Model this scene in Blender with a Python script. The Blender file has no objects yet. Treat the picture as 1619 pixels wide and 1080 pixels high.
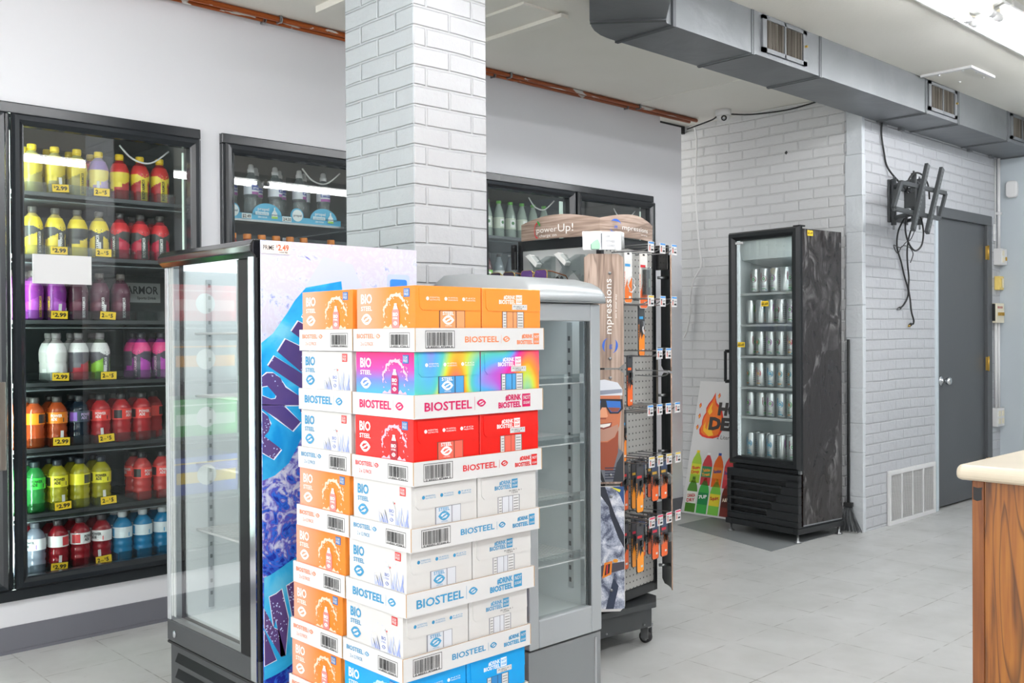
import bpy, math, random
from mathutils import Vector, Matrix
S = bpy.context.scene
COL = S.collection
PI = math.pi
random.seed(7)

# ---------------------------------------------------------------- camera
FOC = 1555.296
cam = bpy.data.cameras.new('camera')
cam.sensor_fit = 'HORIZONTAL'; cam.sensor_width = 36.0
cam.lens = FOC / 1619.0 * 36.0
cam.clip_start = 0.05; cam.clip_end = 100
camo = bpy.data.objects.new('camera', cam); COL.objects.link(camo)
rt = Vector((0.72683972, -0.68678151, -0.00593095))
dn = Vector((-8.88560966e-03, -7.68360092e-04, -9.99960227e-01))
fw = Vector((0.68674964, 0.72686351, -0.00666095))
mw = Matrix(((rt.x, -dn.x, -fw.x, 0), (rt.y, -dn.y, -fw.y, 0), (rt.z, -dn.z, -fw.z, 1.24), (0, 0, 0, 1)))
camo.matrix_world = mw
S.camera = camo

# ---------------------------------------------------------------- light and exposure
w = bpy.data.worlds.new('world'); S.world = w; w.use_nodes = True
w.node_tree.nodes['Background'].inputs[0].default_value = (1.0, 0.99, 0.97, 1)
w.node_tree.nodes['Background'].inputs[1].default_value = 2.25
TUBE_POWER = 22.0
S.view_settings.view_transform = 'Standard'
S.view_settings.look = 'None'
S.view_settings.gamma = 1.0
S.view_settings.use_curve_mapping = False
S.view_settings.exposure = 0.44
S.cycles.max_bounces = 8
S.cycles.transparent_max_bounces = 16
S.cycles.sample_clamp_indirect = 6.0

# ---------------------------------------------------------------- materials
def lin(c):
    return c / 12.92 if c <= 0.04045 else ((c + 0.055) / 1.055) ** 2.4
def hexc(h):
    h = h.lstrip('#')
    return tuple(lin(int(h[i:i + 2], 16) / 255) for i in (0, 2, 4)) + (1,)
MATS = {}
class NT:
    def __init__(s, m): s.t = m.node_tree; s.n = s.t.nodes; s.l = s.t.links
    def node(s, ty, **kw):
        x = s.n.new(ty)
        for k, v in kw.items():
            if k.startswith('i_'):
                key = k[2:]; x.inputs[int(key) if key.isdigit() else key.replace('_', ' ')].default_value = v
            else: setattr(x, k, v)
        return x
    def link(s, a, b): s.l.new(a, b)
    def math(s, op, a, b=None, c=None):
        x = s.n.new('ShaderNodeMath'); x.operation = op
        for i, v in enumerate((a, b, c)):
            if v is None: continue
            if isinstance(v, (int, float)): x.inputs[i].default_value = v
            else: s.l.new(v, x.inputs[i])
        return x.outputs[0]
    def mix(s, fac, a, b):
        x = s.n.new('ShaderNodeMix'); x.data_type = 'RGBA'
        for i, v in ((0, fac), (6, a), (7, b)):
            if isinstance(v, (int, float, tuple)): x.inputs[i].default_value = v
            else: s.l.new(v, x.inputs[i])
        return x.outputs[2]
    def coord(s, sc=(1, 1, 1)):
        tc = s.n.new('ShaderNodeTexCoord'); mp = s.n.new('ShaderNodeMapping'); mp.inputs[3].default_value = sc
        s.l.new(tc.outputs['Object'], mp.inputs[0]); return mp.outputs[0]
    def noise(s, vec, scale, det=4, out=0, dist=0.0):
        x = s.node('ShaderNodeTexNoise', i_Scale=scale, i_Detail=det, i_Distortion=dist); s.l.new(vec, x.inputs['Vector']); return x.outputs[out]
    def ramp(s, fac, stops, interp='LINEAR'):
        x = s.n.new('ShaderNodeValToRGB'); x.color_ramp.interpolation = interp
        e = x.color_ramp.elements
        while len(e) < len(stops): e.new(0.5)
        for k, (p, c) in enumerate(stops): e[k].position = p; e[k].color = c
        s.l.new(fac, x.inputs[0]); return x.outputs[0]
    def bump(s, h, strength, dist, bs=None):
        x = s.node('ShaderNodeBump', i_Strength=strength, i_Distance=dist); s.l.new(h, x.inputs['Height'])
        s.l.new(x.outputs[0], (bs or s.n['Principled BSDF']).inputs['Normal']); return x
def mat(name, col='#ffffff', rough=0.5, metal=0.0, spec=0.5, coat=0.0, alpha=1.0, emit=None, es=0.0, fn=None):
    m = bpy.data.materials.new(name); m.use_nodes = True
    b = m.node_tree.nodes['Principled BSDF']
    b.inputs['Base Color'].default_value = hexc(col) if isinstance(col, str) else col
    b.inputs['Roughness'].default_value = rough; b.inputs['Metallic'].default_value = metal
    b.inputs['Specular IOR Level'].default_value = spec
    b.inputs['Coat Weight'].default_value = coat; b.inputs['Coat Roughness'].default_value = 0.08
    b.inputs['Alpha'].default_value = alpha
    if emit: b.inputs['Emission Color'].default_value = hexc(emit); b.inputs['Emission Strength'].default_value = es
    if fn: fn(NT(m), b)
    MATS[name] = m
    return name
def flat(h, rough=0.45, **k):
    n = 'paint_' + h.lstrip('#') + ('' if rough == 0.45 else '_%d' % int(rough * 100)) + ''.join('_%s%s' % (a, str(v).replace('.', '')) for a, v in sorted(k.items()))
    return n if n in MATS else mat(n, h, rough, **k)

def brick_fn(axis, bw, rh, ph_u, ph_v, base, rough, mortar=0.007, wob=0.012, bstr=0.75):
    def fn(t, b):
        tc = t.n.new('ShaderNodeTexCoord'); sp = t.n.new('ShaderNodeSeparateXYZ'); t.link(tc.outputs['Object'], sp.inputs[0])
        u = t.math('ADD', sp.outputs[axis], ph_u); v = t.math('ADD', sp.outputs[2], ph_v)
        nz = t.noise(tc.outputs['Object'], 2.2, 3)
        v = t.math('ADD', v, t.math('MULTIPLY', t.math('SUBTRACT', nz, 0.5), wob))
        cb = t.n.new('ShaderNodeCombineXYZ'); t.link(u, cb.inputs[0]); t.link(v, cb.inputs[1])
        br = t.node('ShaderNodeTexBrick', i_Scale=1.0, i_Mortar_Size=mortar, i_Mortar_Smooth=0.7, i_Brick_Width=bw, i_Row_Height=rh)
        t.link(cb.outputs[0], br.inputs['Vector'])
        n2 = t.noise(tc.outputs['Object'], 35, 6); n3 = t.noise(tc.outputs['Object'], 160, 3); n4 = t.noise(tc.outputs['Object'], 1.3, 2)
        h = t.math('ADD', t.math('MULTIPLY', br.outputs['Fac'], -1.0), t.math('ADD', t.math('MULTIPLY', n2, 0.5), t.math('MULTIPLY', n3, 0.12)))
        t.bump(h, bstr, 0.006)
        c0 = hexc(base); dk = tuple(x * 0.80 for x in c0[:3]) + (1,)
        c = t.mix(t.math('MULTIPLY', br.outputs['Fac'], 0.22), c0, dk)
        lt = tuple(min(1, x * 1.05) for x in c0[:3]) + (1,)
        c2 = t.mix(t.ramp(n4, [(0.42, (0, 0, 0, 1)), (0.6, (1, 1, 1, 1))]), c, c)
        t.link(c2, b.inputs['Base Color'])
        t.link(t.math('ADD', t.math('MULTIPLY', n2, 0.25), rough - 0.12), b.inputs['Roughness'])
    return fn
mat('brick_back', '#c9cccf', 0.45, fn=brick_fn(1, 0.2115, 0.0655, -3.490 + 0.1058, -2.497 + 0.0655 * 40, '#cdcecf', 0.4))
mat('brick_door', '#d5d7da', 0.4, fn=brick_fn(0, 0.2115, 0.0655, -5.998 + 0.2115 * 40, -0.4074 + 0.0655 * 10, '#b9bbbf', 0.33))
mat('brick_pillar_left', '#d5dbe0', 0.4, fn=brick_fn(1, 0.207, 0.0676, -2.653 + 0.1035, -1.551 + 0.0676 * 30, '#acb3b7', 0.36, wob=0.02, bstr=0.9))
mat('brick_pillar_right', '#efefef', 0.4, fn=brick_fn(0, 0.207, 0.0676, -2.056 + 0.05, -1.551 + 0.0676 * 30, '#a9aaac', 0.4, wob=0.02, bstr=0.8))
def wallp(t, b):
    v = t.coord(); n = t.noise(v, 40, 5); t.bump(n, 0.12, 0.002)
mat('wall_paint', '#dfe0e4', 0.42, fn=wallp)
mat('wall_blue', '#bcc5cb', 0.5, fn=wallp)
def plast(t, b):
    v = t.coord(); n = t.noise(v, 9, 8, dist=0.6); t.bump(n, 0.9, 0.012)
mat('plaster', '#c8cdd1', 0.5, fn=plast)
def ceilf(t, b):
    v = t.coord(); n = t.noise(v, 5, 8); st = t.noise(v, 0.9, 3)
    t.link(t.mix(t.ramp(st, [(0.35, (0, 0, 0, 1)), (0.75, (1, 1, 1, 1))]), hexc('#e8e5dd'), hexc('#dcd9cf')), b.inputs['Base Color'])
    t.bump(t.math('ADD', n, t.noise(v, 60, 4)), 0.25, 0.004)
mat('ceiling_paint', '#d4d5d0', 0.6, fn=ceilf)
def floorf(t, b):
    tc = t.n.new('ShaderNodeTexCoord'); sp = t.n.new('ShaderNodeSeparateXYZ'); t.link(tc.outputs['Object'], sp.inputs[0])
    def line(o, ph):
        f = t.math('FRACT', t.math('DIVIDE', t.math('ADD', o, ph), 0.3048)); d = t.math('ABSOLUTE', t.math('SUBTRACT', f, 0.5))
        return t.math('GREATER_THAN', d, 0.4925)
    g = t.math('MAXIMUM', line(sp.outputs[0], -3.04 + 0.3048 * 40), line(sp.outputs[1], -2.262 + 0.3048 * 40))
    n = t.noise(tc.outputs['Object'], 3.0, 8, dist=0.4); n2 = t.noise(tc.outputs['Object'], 14, 8); n3 = t.noise(tc.outputs['Object'], 30, 3)
    gg = t.math('MULTIPLY', g, t.ramp(n2, [(0.4, (0, 0, 0, 1)), (0.6, (1, 1, 1, 1))]))
    c = t.mix(t.ramp(n, [(0.3, (0, 0, 0, 1)), (0.7, (1, 1, 1, 1))]), hexc('#b4b5b3'), hexc('#c3c4c3'))
    sc = t.ramp(n3, [(0.70, (0, 0, 0, 1)), (0.76, (1, 1, 1, 1))])
    c = t.mix(t.math('MULTIPLY', sc, 0.35), c, hexc('#9a9a94'))
    c = t.mix(t.math('MULTIPLY', gg, 0.8), c, hexc('#7d7c77'))
    t.link(c, b.inputs['Base Color'])
    t.link(t.math('ADD', t.math('MULTIPLY', n2, 0.3), 0.22), b.inputs['Roughness'])
    t.bump(t.math('SUBTRACT', t.math('MULTIPLY', n, 0.6), g), 0.25, 0.002)
mat('floor_tile', '#c0c4c4', 0.35, fn=floorf)
def metalf(t, b):
    v = t.coord(); n = t.noise(v, 3, 6, dist=0.8); t.bump(n, 0.35, 0.02)
    t.link(t.mix(n, hexc('#6c6f72'), hexc('#8a8d90')), b.inputs['Base Color'])
mat('duct_metal', '#8d9194', 0.42, 0.55, fn=metalf)
mat('duct_seam', '#55585b', 0.5, 0.4)
def filterf(t, b):
    v = t.coord((90, 90, 1.5)); n = t.noise(v, 1, 3)
    t.link(t.mix(t.ramp(n, [(0.4, (0, 0, 0, 1)), (0.6, (1, 1, 1, 1))]), hexc('#453f36'), hexc('#77726a')), b.inputs['Base Color'])
mat('dusty_grille', '#6b665d', 0.8, fn=filterf)
def copperf(t, b):
    v = t.coord((1, 6, 6)); n = t.noise(v, 5, 6, dist=0.5)
    f = t.ramp(n, [(0.60, (0, 0, 0, 1)), (0.62, (1, 1, 1, 1))])
    m2 = t.mix(t.noise(v, 2, 3), hexc('#8f4a25'), hexc('#c4652f'))
    t.link(t.mix(f, m2, hexc('#dcd9d4')), b.inputs['Base Color'])
    t.link(t.math('SUBTRACT', 0.75, t.math('MULTIPLY', f, 0.75)), b.inputs['Metallic'])
mat('copper', '#b0602f', 0.32, 0.7, fn=copperf)
def woodf(c1, c2, c3, sx=1.0, hz=False):
    def fn(t, b):
        q = (lambda k: (k, k, 1)) if hz else (lambda k: (1, 1, k))
        v = t.coord(q(0.06 * sx)); n = t.noise(v, 14, 5, dist=0.8); v2 = t.coord(q(0.05)); n2 = t.noise(v2, 90 if not hz else 160, 4); n3 = t.noise(t.coord(q(.12)), 6, 2, dist=1.5)
        rings = t.math('FRACT', t.math('MULTIPLY', n3, 9.0))
        c = t.ramp(t.math('ADD', t.math('MULTIPLY', n, 0.5), t.math('MULTIPLY', n2, 0.5)), [(0.36, hexc(c2)), (0.5, hexc(c1)), (0.62, hexc(c3))])
        c = t.mix(t.math('MULTIPLY', t.ramp(rings, [(0.72, (0, 0, 0, 1)), (0.9, (1, 1, 1, 1)), (0.98, (0, 0, 0, 1))]), 0.75), c, hexc(c2))
        t.link(c, b.inputs['Base Color'])
    return fn
mat('oak', '#c98a3f', 0.4, coat=0.1, fn=woodf('#8a521b', '#3e1f09', '#9a6222', 1.6))
mat('oak_post', '#b8712e', 0.45, coat=0.05, fn=woodf('#7c471c', '#673613', '#8c5828'))
mat('barnwood', '#9b8375', 0.6, fn=woodf('#a08a7c', '#6e5a4e', '#bba698'))
mat('barnwood_header', '#9b8375', 0.6, fn=woodf('#a08a7c', '#6e5a4e', '#bba698', 1.0, True))
mat('laminate', '#ddd3c0', 0.35, fn=lambda t, b: t.link(t.mix(t.noise(t.coord(), 8, 8), hexc('#b5aa95'), hexc('#c5bba8')), b.inputs['Base Color']))
mat('door_grey', '#505356', 0.4, fn=lambda t, b: t.bump(t.noise(t.coord(), 12, 6), 0.12, 0.004))
def filmf(t, b):
    v = t.coord((1.6, 1, .7)); n = t.noise(v, 2.2, 6, dist=1.6); n2 = t.noise(v, 7, 5, dist=2.0)
    n3 = t.noise(t.coord((1.5, 1, .8)), 1.6, 3, dist=1.0)
    f = t.math('MULTIPLY', t.math('MULTIPLY', t.ramp(n, [(0.47, (0, 0, 0, 1)), (0.49, (1, 1, 1, 1)), (0.60, (0.12, 0.12, 0.12, 1))]), t.ramp(n2, [(0.46, (0, 0, 0, 1)), (0.58, (1, 1, 1, 1))])), t.ramp(n3, [(.42, (.12, .12, .12, 1)), (.56, (1, 1, 1, 1))]))
    t.link(t.mix(t.math('MULTIPLY', f, 0.8), hexc('#1e1615'), hexc('#8d8b8a')), b.inputs['Base Color'])
    t.link(t.math('ADD', t.math('MULTIPLY', n2, 0.5), 0.08), b.inputs['Roughness'])
    t.bump(t.math('ADD', n, n2), 0.3, 0.01)
mat('wrapped_black', '#2a2423', 0.3, coat=0.4, fn=filmf)
mat('black_gloss', '#101113', 0.12, coat=0.6)
mat('black_satin', '#1d1f21', 0.32)
mat('black_matte', '#202122', 0.6)
mat('frame_black', '#23272b', 0.22, spec=0.6)
mat('charcoal', '#3e4143', 0.4)
mat('silver', '#b4b9bc', 0.34, 0.35)
mat('silver_dark', '#8e9294', 0.4, 0.3)
mat('chrome', '#d0d3d6', 0.12, 1.0)
mat('steel', '#9a9c9e', 0.3, 0.9)
mat('brass', '#c9a552', 0.3, 0.8)
mat('white_plastic', '#dcdcdc', 0.3)
mat('cream_plastic', '#e3dcc5', 0.4)
mat('yellow_plastic', '#e0c56e', 0.4)
mat('liner_white', '#e2e7e8', 0.4)
mat('liner_grey', '#6f7677', 0.5)
mat('liner_dark', '#626a6d', 0.5)
mat('card_white', '#d9d9d9', 0.5)
mat('kraft_edge', '#c19a6b', 0.7)
mat('price_yellow', '#f5cf2e', 0.5)
mat('ink', '#17181a', 0.5)
mat('baseboard_vinyl', '#6d6e76', 0.4)
mat('rubber', '#2a2a2b', 0.6)
mat('lamp_tube', '#ffffff', 0.5, emit='#fbfcff', es=TUBE_POWER)
mat('led_strip', '#ffffff', 0.5, emit='#e8fff4', es=26.0)
mat('lit_wall_glow', '#dfeee4', 0.4, emit='#e8fff0', es=0.35)
mat('shelf_wire', '#5a5e60', 0.35, 0.7)
mat('post_black', '#141517', 0.3, spec=0.2)
mat('fixture_grey', '#c2c2be', 0.5)
mat('led_soft', '#ffffff', 0.5, emit='#f0fbff', es=5.0)
mat('led_panel', '#ffffff', 0.5, emit='#eef8ff', es=1.1)
def glassmat(name, tint='#ffffff', ior=1.5, rough=0.0, boost=0.0):
    m = bpy.data.materials.new(name); m.use_nodes = True; t = NT(m); t.n.clear()
    o = t.node('ShaderNodeOutputMaterial'); tr = t.node('ShaderNodeBsdfTransparent'); gl = t.node('ShaderNodeBsdfGlossy')
    tr.inputs[0].default_value = hexc(tint); gl.inputs['Roughness'].default_value = rough; gl.inputs[0].default_value = (1, 1, 1, 1)
    fr = t.node('ShaderNodeFresnel', i_IOR=ior); mx = t.node('ShaderNodeMixShader')
    geo = t.node('ShaderNodeNewGeometry')
    f = t.math('MULTIPLY', t.math('ADD', fr.outputs[0], boost), t.math('SUBTRACT', 1.0, geo.outputs['Backfacing']))
    t.link(f, mx.inputs[0]); t.link(tr.outputs[0], mx.inputs[1]); t.link(gl.outputs[0], mx.inputs[2]); t.link(mx.outputs[0], o.inputs[0])
    MATS[name] = m; return name
glassmat('door_glass', '#eef3f2', 1.6, 0.0, 0.06)
glassmat('door_glass_shiny', '#f3f7f6', 1.7, 0.0, 0.12)
glassmat('clear_plastic', '#e6eaea', 1.5, 0.08, 0.10)
def plasticbottle(name, h, rough=0.12, tr=0.35):
    def fn(t, b):
        b.inputs['Transmission Weight'].default_value = tr; b.inputs['IOR'].default_value = 1.33
    return mat(name, h, rough, coat=0.5, fn=fn)

# ---------------------------------------------------------------- geometry helpers
_tg = {}
def tgeo(s, bold):
    k = (s, bold)
    if k in _tg: return _tg[k]
    cu = bpy.data.curves.new('t', 'FONT'); cu.body = s; cu.size = 1; cu.offset = bold; cu.resolution_u = 2
    ob = bpy.data.objects.new('t', cu); COL.objects.link(ob)
    dg = bpy.context.evaluated_depsgraph_get(); dg.update()
    me = bpy.data.meshes.new_from_object(ob.evaluated_get(dg))
    vs = [(v.co.x, v.co.y) for v in me.vertices]; fs = [tuple(p.vertices) for p in me.polygons]
    bpy.data.objects.remove(ob); bpy.data.curves.remove(cu); bpy.data.meshes.remove(me)
    xs = [a for a, b in vs] or [0]; x0, x1 = min(xs), max(xs)
    _tg[k] = ([(a - x0, b) for a, b in vs], fs, x1 - x0)
    return _tg[k]
class Fr:                      # a flat drawing surface
    def __init__(s, o, u, v):
        s.o = Vector(o); s.u = Vector(u).normalized(); s.v = Vector(v).normalized(); s.n = s.u.cross(s.v)
    def pt(s, a, b, c=0.0): return s.o + s.u * a + s.v * b + s.n * c
class Cy:                      # a drawing surface wrapped round an upright cylinder, front towards -y
    def __init__(s, c, r, ang=0.0): s.c = Vector(c); s.r = r; s.a = ang
    def pt(s, a, b, c=0.0):
        th = s.a + a / s.r; R = s.r + c
        return s.c + Vector((R * math.sin(th), -R * math.cos(th), b))
class MB:
    def __init__(s): s.v = []; s.f = []; s.m = []; s.s = []; s.slots = []
    def mi(s, m):
        if m not in s.slots: s.slots.append(m)
        return s.slots.index(m)
    def add(s, vs, fs, m, smooth=False):
        o = len(s.v); s.v += [tuple(v) for v in vs]
        for k, f in enumerate(fs):
            s.f.append(tuple(o + i for i in f)); s.m.append(s.mi(m if isinstance(m, str) else m[k])); s.s.append(smooth)
        return s
    def box(s, a, b, m):
        x0, y0, z0 = (min(p, q) for p, q in zip(a, b)); x1, y1, z1 = (max(p, q) for p, q in zip(a, b))
        return s.add([(x0, y0, z0), (x1, y0, z0), (x1, y1, z0), (x0, y1, z0), (x0, y0, z1), (x1, y0, z1), (x1, y1, z1), (x0, y1, z1)],
                     [(0, 3, 2, 1), (4, 5, 6, 7), (0, 1, 5, 4), (1, 2, 6, 5), (2, 3, 7, 6), (3, 0, 4, 7)], m)
    def prism(s, pts, z0, z1, m, fr=None):     # outline in x,y (or a,b of a frame), extruded z0..z1
        n = len(pts); P = (lambda a, b, c: (a, b, c)) if fr is None else fr.pt
        ar = sum(pts[i][0] * pts[(i + 1) % n][1] - pts[(i + 1) % n][0] * pts[i][1] for i in range(n))
        if ar < 0: pts = pts[::-1]
        vs = [P(a, b, z0) for a, b in pts] + [P(a, b, z1) for a, b in pts]
        return s.add(vs, [tuple(range(n))[::-1], tuple(range(n, 2 * n))] + [(i, (i + 1) % n, n + (i + 1) % n, n + i) for i in range(n)], m)
    def poly(s, fr, pts, m, c=0.0008):
        n = len(pts)
        ar = sum(pts[i][0] * pts[(i + 1) % n][1] - pts[(i + 1) % n][0] * pts[i][1] for i in range(n))
        if ar < 0: pts = pts[::-1]
        return s.add([fr.pt(a, b, c) for a, b in pts], [tuple(range(n))], m)
    def rect(s, fr, a0, b0, a1, b1, m, c=0.0008, seg=1):
        for k in range(seg):
            p = a0 + (a1 - a0) * k / seg; q = a0 + (a1 - a0) * (k + 1) / seg
            s.poly(fr, [(p, b0), (q, b0), (q, b1), (p, b1)], m, c)
        return s
    def ell(s, fr, a, b, ra, rb, m, c=0.0008, n=16, rot=0.0):
        cr, sr = math.cos(rot), math.sin(rot)
        return s.poly(fr, [(a + ra * math.cos(t) * cr - rb * math.sin(t) * sr, b + ra * math.cos(t) * sr + rb * math.sin(t) * cr) for t in (2 * PI * k / n for k in range(n))], m, c)
    def text(s, fr, a, b, h, txt, m, align='l', width=None, c=0.0012, bold=0.02, rot=0.0, slant=0.0):
        vs, fs, W = tgeo(txt, bold)
        sy = h / 0.70; sx = sy if width is None else width / max(W, 1e-6)
        off = {'l': 0, 'c': -W * sx / 2, 'r': -W * sx}[align]; cr, sr = math.cos(rot), math.sin(rot)
        out = []
        for p, q in vs:
            x = p * sx + off + q * sy * slant; y = q * sy
            out.append(fr.pt(a + x * cr - y * sr, b + x * sr + y * cr, c))
        return s.add(out, fs, m)
    def lathe(s, prof, m, c=(0, 0, 0), n=20, mf=None, smooth=True, caps=True):
        vs = []; fs = []; ms = []
        for r, z in prof:
            for k in range(n):
                t = 2 * PI * k / n - PI / 2; vs.append((c[0] + r * math.cos(t), c[1] + r * math.sin(t), c[2] + z))
        for i in range(len(prof) - 1):
            for k in range(n):
                fs.append((i * n + k, i * n + (k + 1) % n, (i + 1) * n + (k + 1) % n, (i + 1) * n + k))
                ms.append(mf((k + .5) * 2 * PI / n, (prof[i][1] + prof[i + 1][1]) / 2) if mf else m)
        if caps:
            fs.append(tuple(range(n))[::-1]); ms.append(m); fs.append(tuple(range((len(prof) - 1) * n, len(prof) * n))); ms.append(m)
        return s.add(vs, fs, ms, smooth)
    def tube(s, pts, r, m, n=8, closed=False):
        pts = [Vector(p) for p in pts]; vs = []; up = None
        for i, p in enumerate(pts):
            d = (pts[min(i + 1, len(pts) - 1)] - pts[max(i - 1, 0)]).normalized()
            if up is None: up = Vector((0, 0, 1)) if abs(d.z) < 0.9 else Vector((1, 0, 0))
            a = d.cross(up).normalized(); up = a.cross(d).normalized()
            for k in range(n):
                t = 2 * PI * k / n; vs.append(p + (a * math.cos(t) + up * math.sin(t)) * r)
        fs = [(i * n + k, i * n + (k + 1) % n, (i + 1) * n + (k + 1) % n, (i + 1) * n + k) for i in range(len(pts) - 1) for k in range(n)]
        fs += [tuple(range(n))[::-1], tuple(range((len(pts) - 1) * n, len(pts) * n))]
        return s.add(vs, fs, m, True)
    def build(s, name, parent=None, bev=0.0, seg=2):
        me = bpy.data.meshes.new(name); me.from_pydata(s.v, [], s.f)
        for x in s.slots: me.materials.append(MATS[x])
        me.polygons.foreach_set('material_index', s.m); me.polygons.foreach_set('use_smooth', s.s); me.update()
        o = bpy.data.objects.new(name, me); COL.objects.link(o)
        if parent: o.parent = parent
        if bev:
            b = o.modifiers.new('bevel', 'BEVEL'); b.width = bev; b.segments = seg; b.limit_method = 'ANGLE'; b.angle_limit = 0.7
        return o
def arc(cx, cy, r, a0, a1, n=8):
    return [(cx + r * math.cos(a0 + (a1 - a0) * k / n), cy + r * math.sin(a0 + (a1 - a0) * k / n)) for k in range(n + 1)]
def rrect(a0, b0, a1, b1, r, n=4):
    return arc(a1 - r, b1 - r, r, 0, PI / 2, n) + arc(a0 + r, b1 - r, r, PI / 2, PI, n) + arc(a0 + r, b0 + r, r, PI, 1.5 * PI, n) + arc(a1 - r, b0 + r, r, 1.5 * PI, 2 * PI, n)
def smooth_path(pts, k=5):
    out = []; P = [Vector(p) for p in pts]
    for i in range(len(P) - 1):
        p0 = P[max(i - 1, 0)]; p1 = P[i]; p2 = P[i + 1]; p3 = P[min(i + 2, len(P) - 1)]
        for j in range(k):
            t = j / k
            out.append(0.5 * ((2 * p1) + (p2 - p0) * t + (2 * p0 - 5 * p1 + 4 * p2 - p3) * t * t + (3 * p1 - p0 - 3 * p2 + p3) * t ** 3))
    out.append(P[-1]); return out
def tag(o, label, cat, group=None):
    o['label'] = label; o['category'] = cat
    if group: o['group'] = group
    return o
def thing(name, label, cat, loc=(0, 0, 0), rz=0.0, group=None):
    o = bpy.data.objects.new(name, None); COL.objects.link(o); o.empty_display_size = 0.05
    o.location = loc; o.rotation_euler = (0, 0, rz)
    return tag(o, label, cat, group)
def struct(o): o['kind'] = 'structure'; return o
def dup(root, loc, rz=0.0, label=None, group=None):
    r = root.copy(); COL.objects.link(r); r.location = loc; r.rotation_euler = (0, 0, rz)
    if label: r['label'] = label
    if group: r['group'] = group
    for ch in list(root.children):
        c = ch.copy(); COL.objects.link(c); c.parent = r
        for g in list(ch.children):
            d = g.copy(); COL.objects.link(d); d.parent = c
    return r

# ================================================================ THE SETTING
X0, X1, Y0, YA, XB, YC, XD = -4.0, 7.97, -4.0, 4.165, 5.774, 2.939, 7.97
ZC, ZC2 = 2.785, 2.73
b = MB(); b.box((X0, Y0, -0.06), (X1 + .1, 5.0, 0), 'floor_tile'); struct(b.build('floor'))
b = MB(); b.box((X0, Y0, ZC), (X1 + .1, 2.80, ZC + .1), 'ceiling_paint'); b.box((X0, 2.80, ZC2), (X1 + .1, 5.0, ZC + .1), 'ceiling_paint')
struct(b.build('ceiling'))
b = MB()      # painted seam strips, a raised patch and a boxed panel on the rear ceiling
b.box((3.07, 3.16, ZC2 - .012), (3.33, 3.70, ZC2), 'ceiling_paint'); b.box((3.28, 3.13, ZC2 - .03), (3.33, 3.72, ZC2 - .012), 'ceiling_paint')
b.box((2.42, 3.35, ZC2 - .03), (2.47, 3.84, ZC2), 'ceiling_paint'); b.box((4.95, 2.95, ZC2 - .003), (4.958, 4.15, ZC2), 'ceiling_paint')
struct(b.build('trim_1'))
b = MB()      # screwed-on access patch by the duct
b.box((5.86, 2.32, ZC - .006), (6.2, 2.61, ZC), 'ceiling_paint')
b.box((5.85, 2.31, ZC - .014), (5.872, 2.61, ZC), 'card_white'); b.box((5.872, 2.31, ZC - .014), (6.2, 2.33, ZC), 'card_white')
for p in ((5.9, 2.38), (6.0, 2.34), (6.15, 2.36), (6.15, 2.5), (5.9, 2.52)): b.lathe([(.008, -.012), (.008, 0)], 'card_white', (p[0], p[1], ZC - .002), 8)
struct(b.build('trim_2'))

# wall with the built-in coolers
ZT, ZB = 2.165, 0.206
b = MB(); T = 0.05
for x0, x1, z0, z1 in ((X0, 0.413, 0, ZC2), (0.413, 2.013, 0, ZB), (0.413, 2.013, ZT, ZC2), (2.013, 2.113, 0, ZC2), (2.113, 5.233, 0, ZB), (2.113, 5.233, ZT, ZC2), (5.233, 5.33, 0, ZC2), (5.33, 5.565, 0, 2.675)):
    b.box((x0, YA, z0), (x1, YA + T, z1), 'wall_paint')
struct(b.build('wall_left'))
b = MB(); b.box((XB, YC + .05, 0), (XB + .1, 5.0, ZC), 'brick_back'); struct(b.build('wall_back'))
b = MB(); b.box((5.565, 4.95, 0), (XB, 5.0, ZC2), 'liner_dark'); struct(b.build('wall_recess'))
b = MB(); T = .12
b.box((XB - .001, YC, 0), (6.835, YC + T, ZC), 'brick_door'); b.box((7.79, YC, 0), (XD, YC + T, ZC), 'brick_door'); b.box((6.835, YC, 2.118), (7.79, YC + T, ZC), 'brick_door')
struct(b.build('wall_right'))
b = MB(); b.box((6.80, YC + .075, 0), (7.85, YC + .118, 2.117), 'black_matte'); struct(b.build('door_light_block'))  # unseen dark panel added behind the door to stop light leaking under it
b = MB(); b.box((XD, Y0, 0), (XD + .1, YC + T, ZC), 'wall_blue'); struct(b.build('wall_far'))
b = MB(); b.box((X0, Y0 - .1, 0), (X1 + .1, Y0, ZC), 'wall_paint'); struct(b.build('wall_near'))  # unseen opposite wall, put in to block background light from this side
b = MB(); b.box((5.335, YA + T, 2.675), (XB - .005, YA + T + .02, ZC2), 'black_matte'); struct(b.build('wall_gap_shade'))  # black sheet standing in for the shade in the gap above the panel
b = MB()      # rough plastered corner strip
zz = 0; random.seed(3)
while zz < 2.72:
    h = random.uniform(.18, .34); h = min(h, 2.73 - zz); d = random.uniform(.006, .014); e = random.uniform(.0, .018)
    b.box((XB - d, YC - .004, zz), (XB + .018 + e, 3.035 + e, zz + h), 'plaster'); zz += h
struct(b.build('trim_3', bev=.005))
b = MB(); b.box((X0, YA - .008, 0), (5.565, YA, .105), 'baseboard_vinyl'); b.box((X0, YA - .014, 0), (5.565, YA - .008, .012), 'baseboard_vinyl')
struct(b.build('baseboard_left'))
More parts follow.
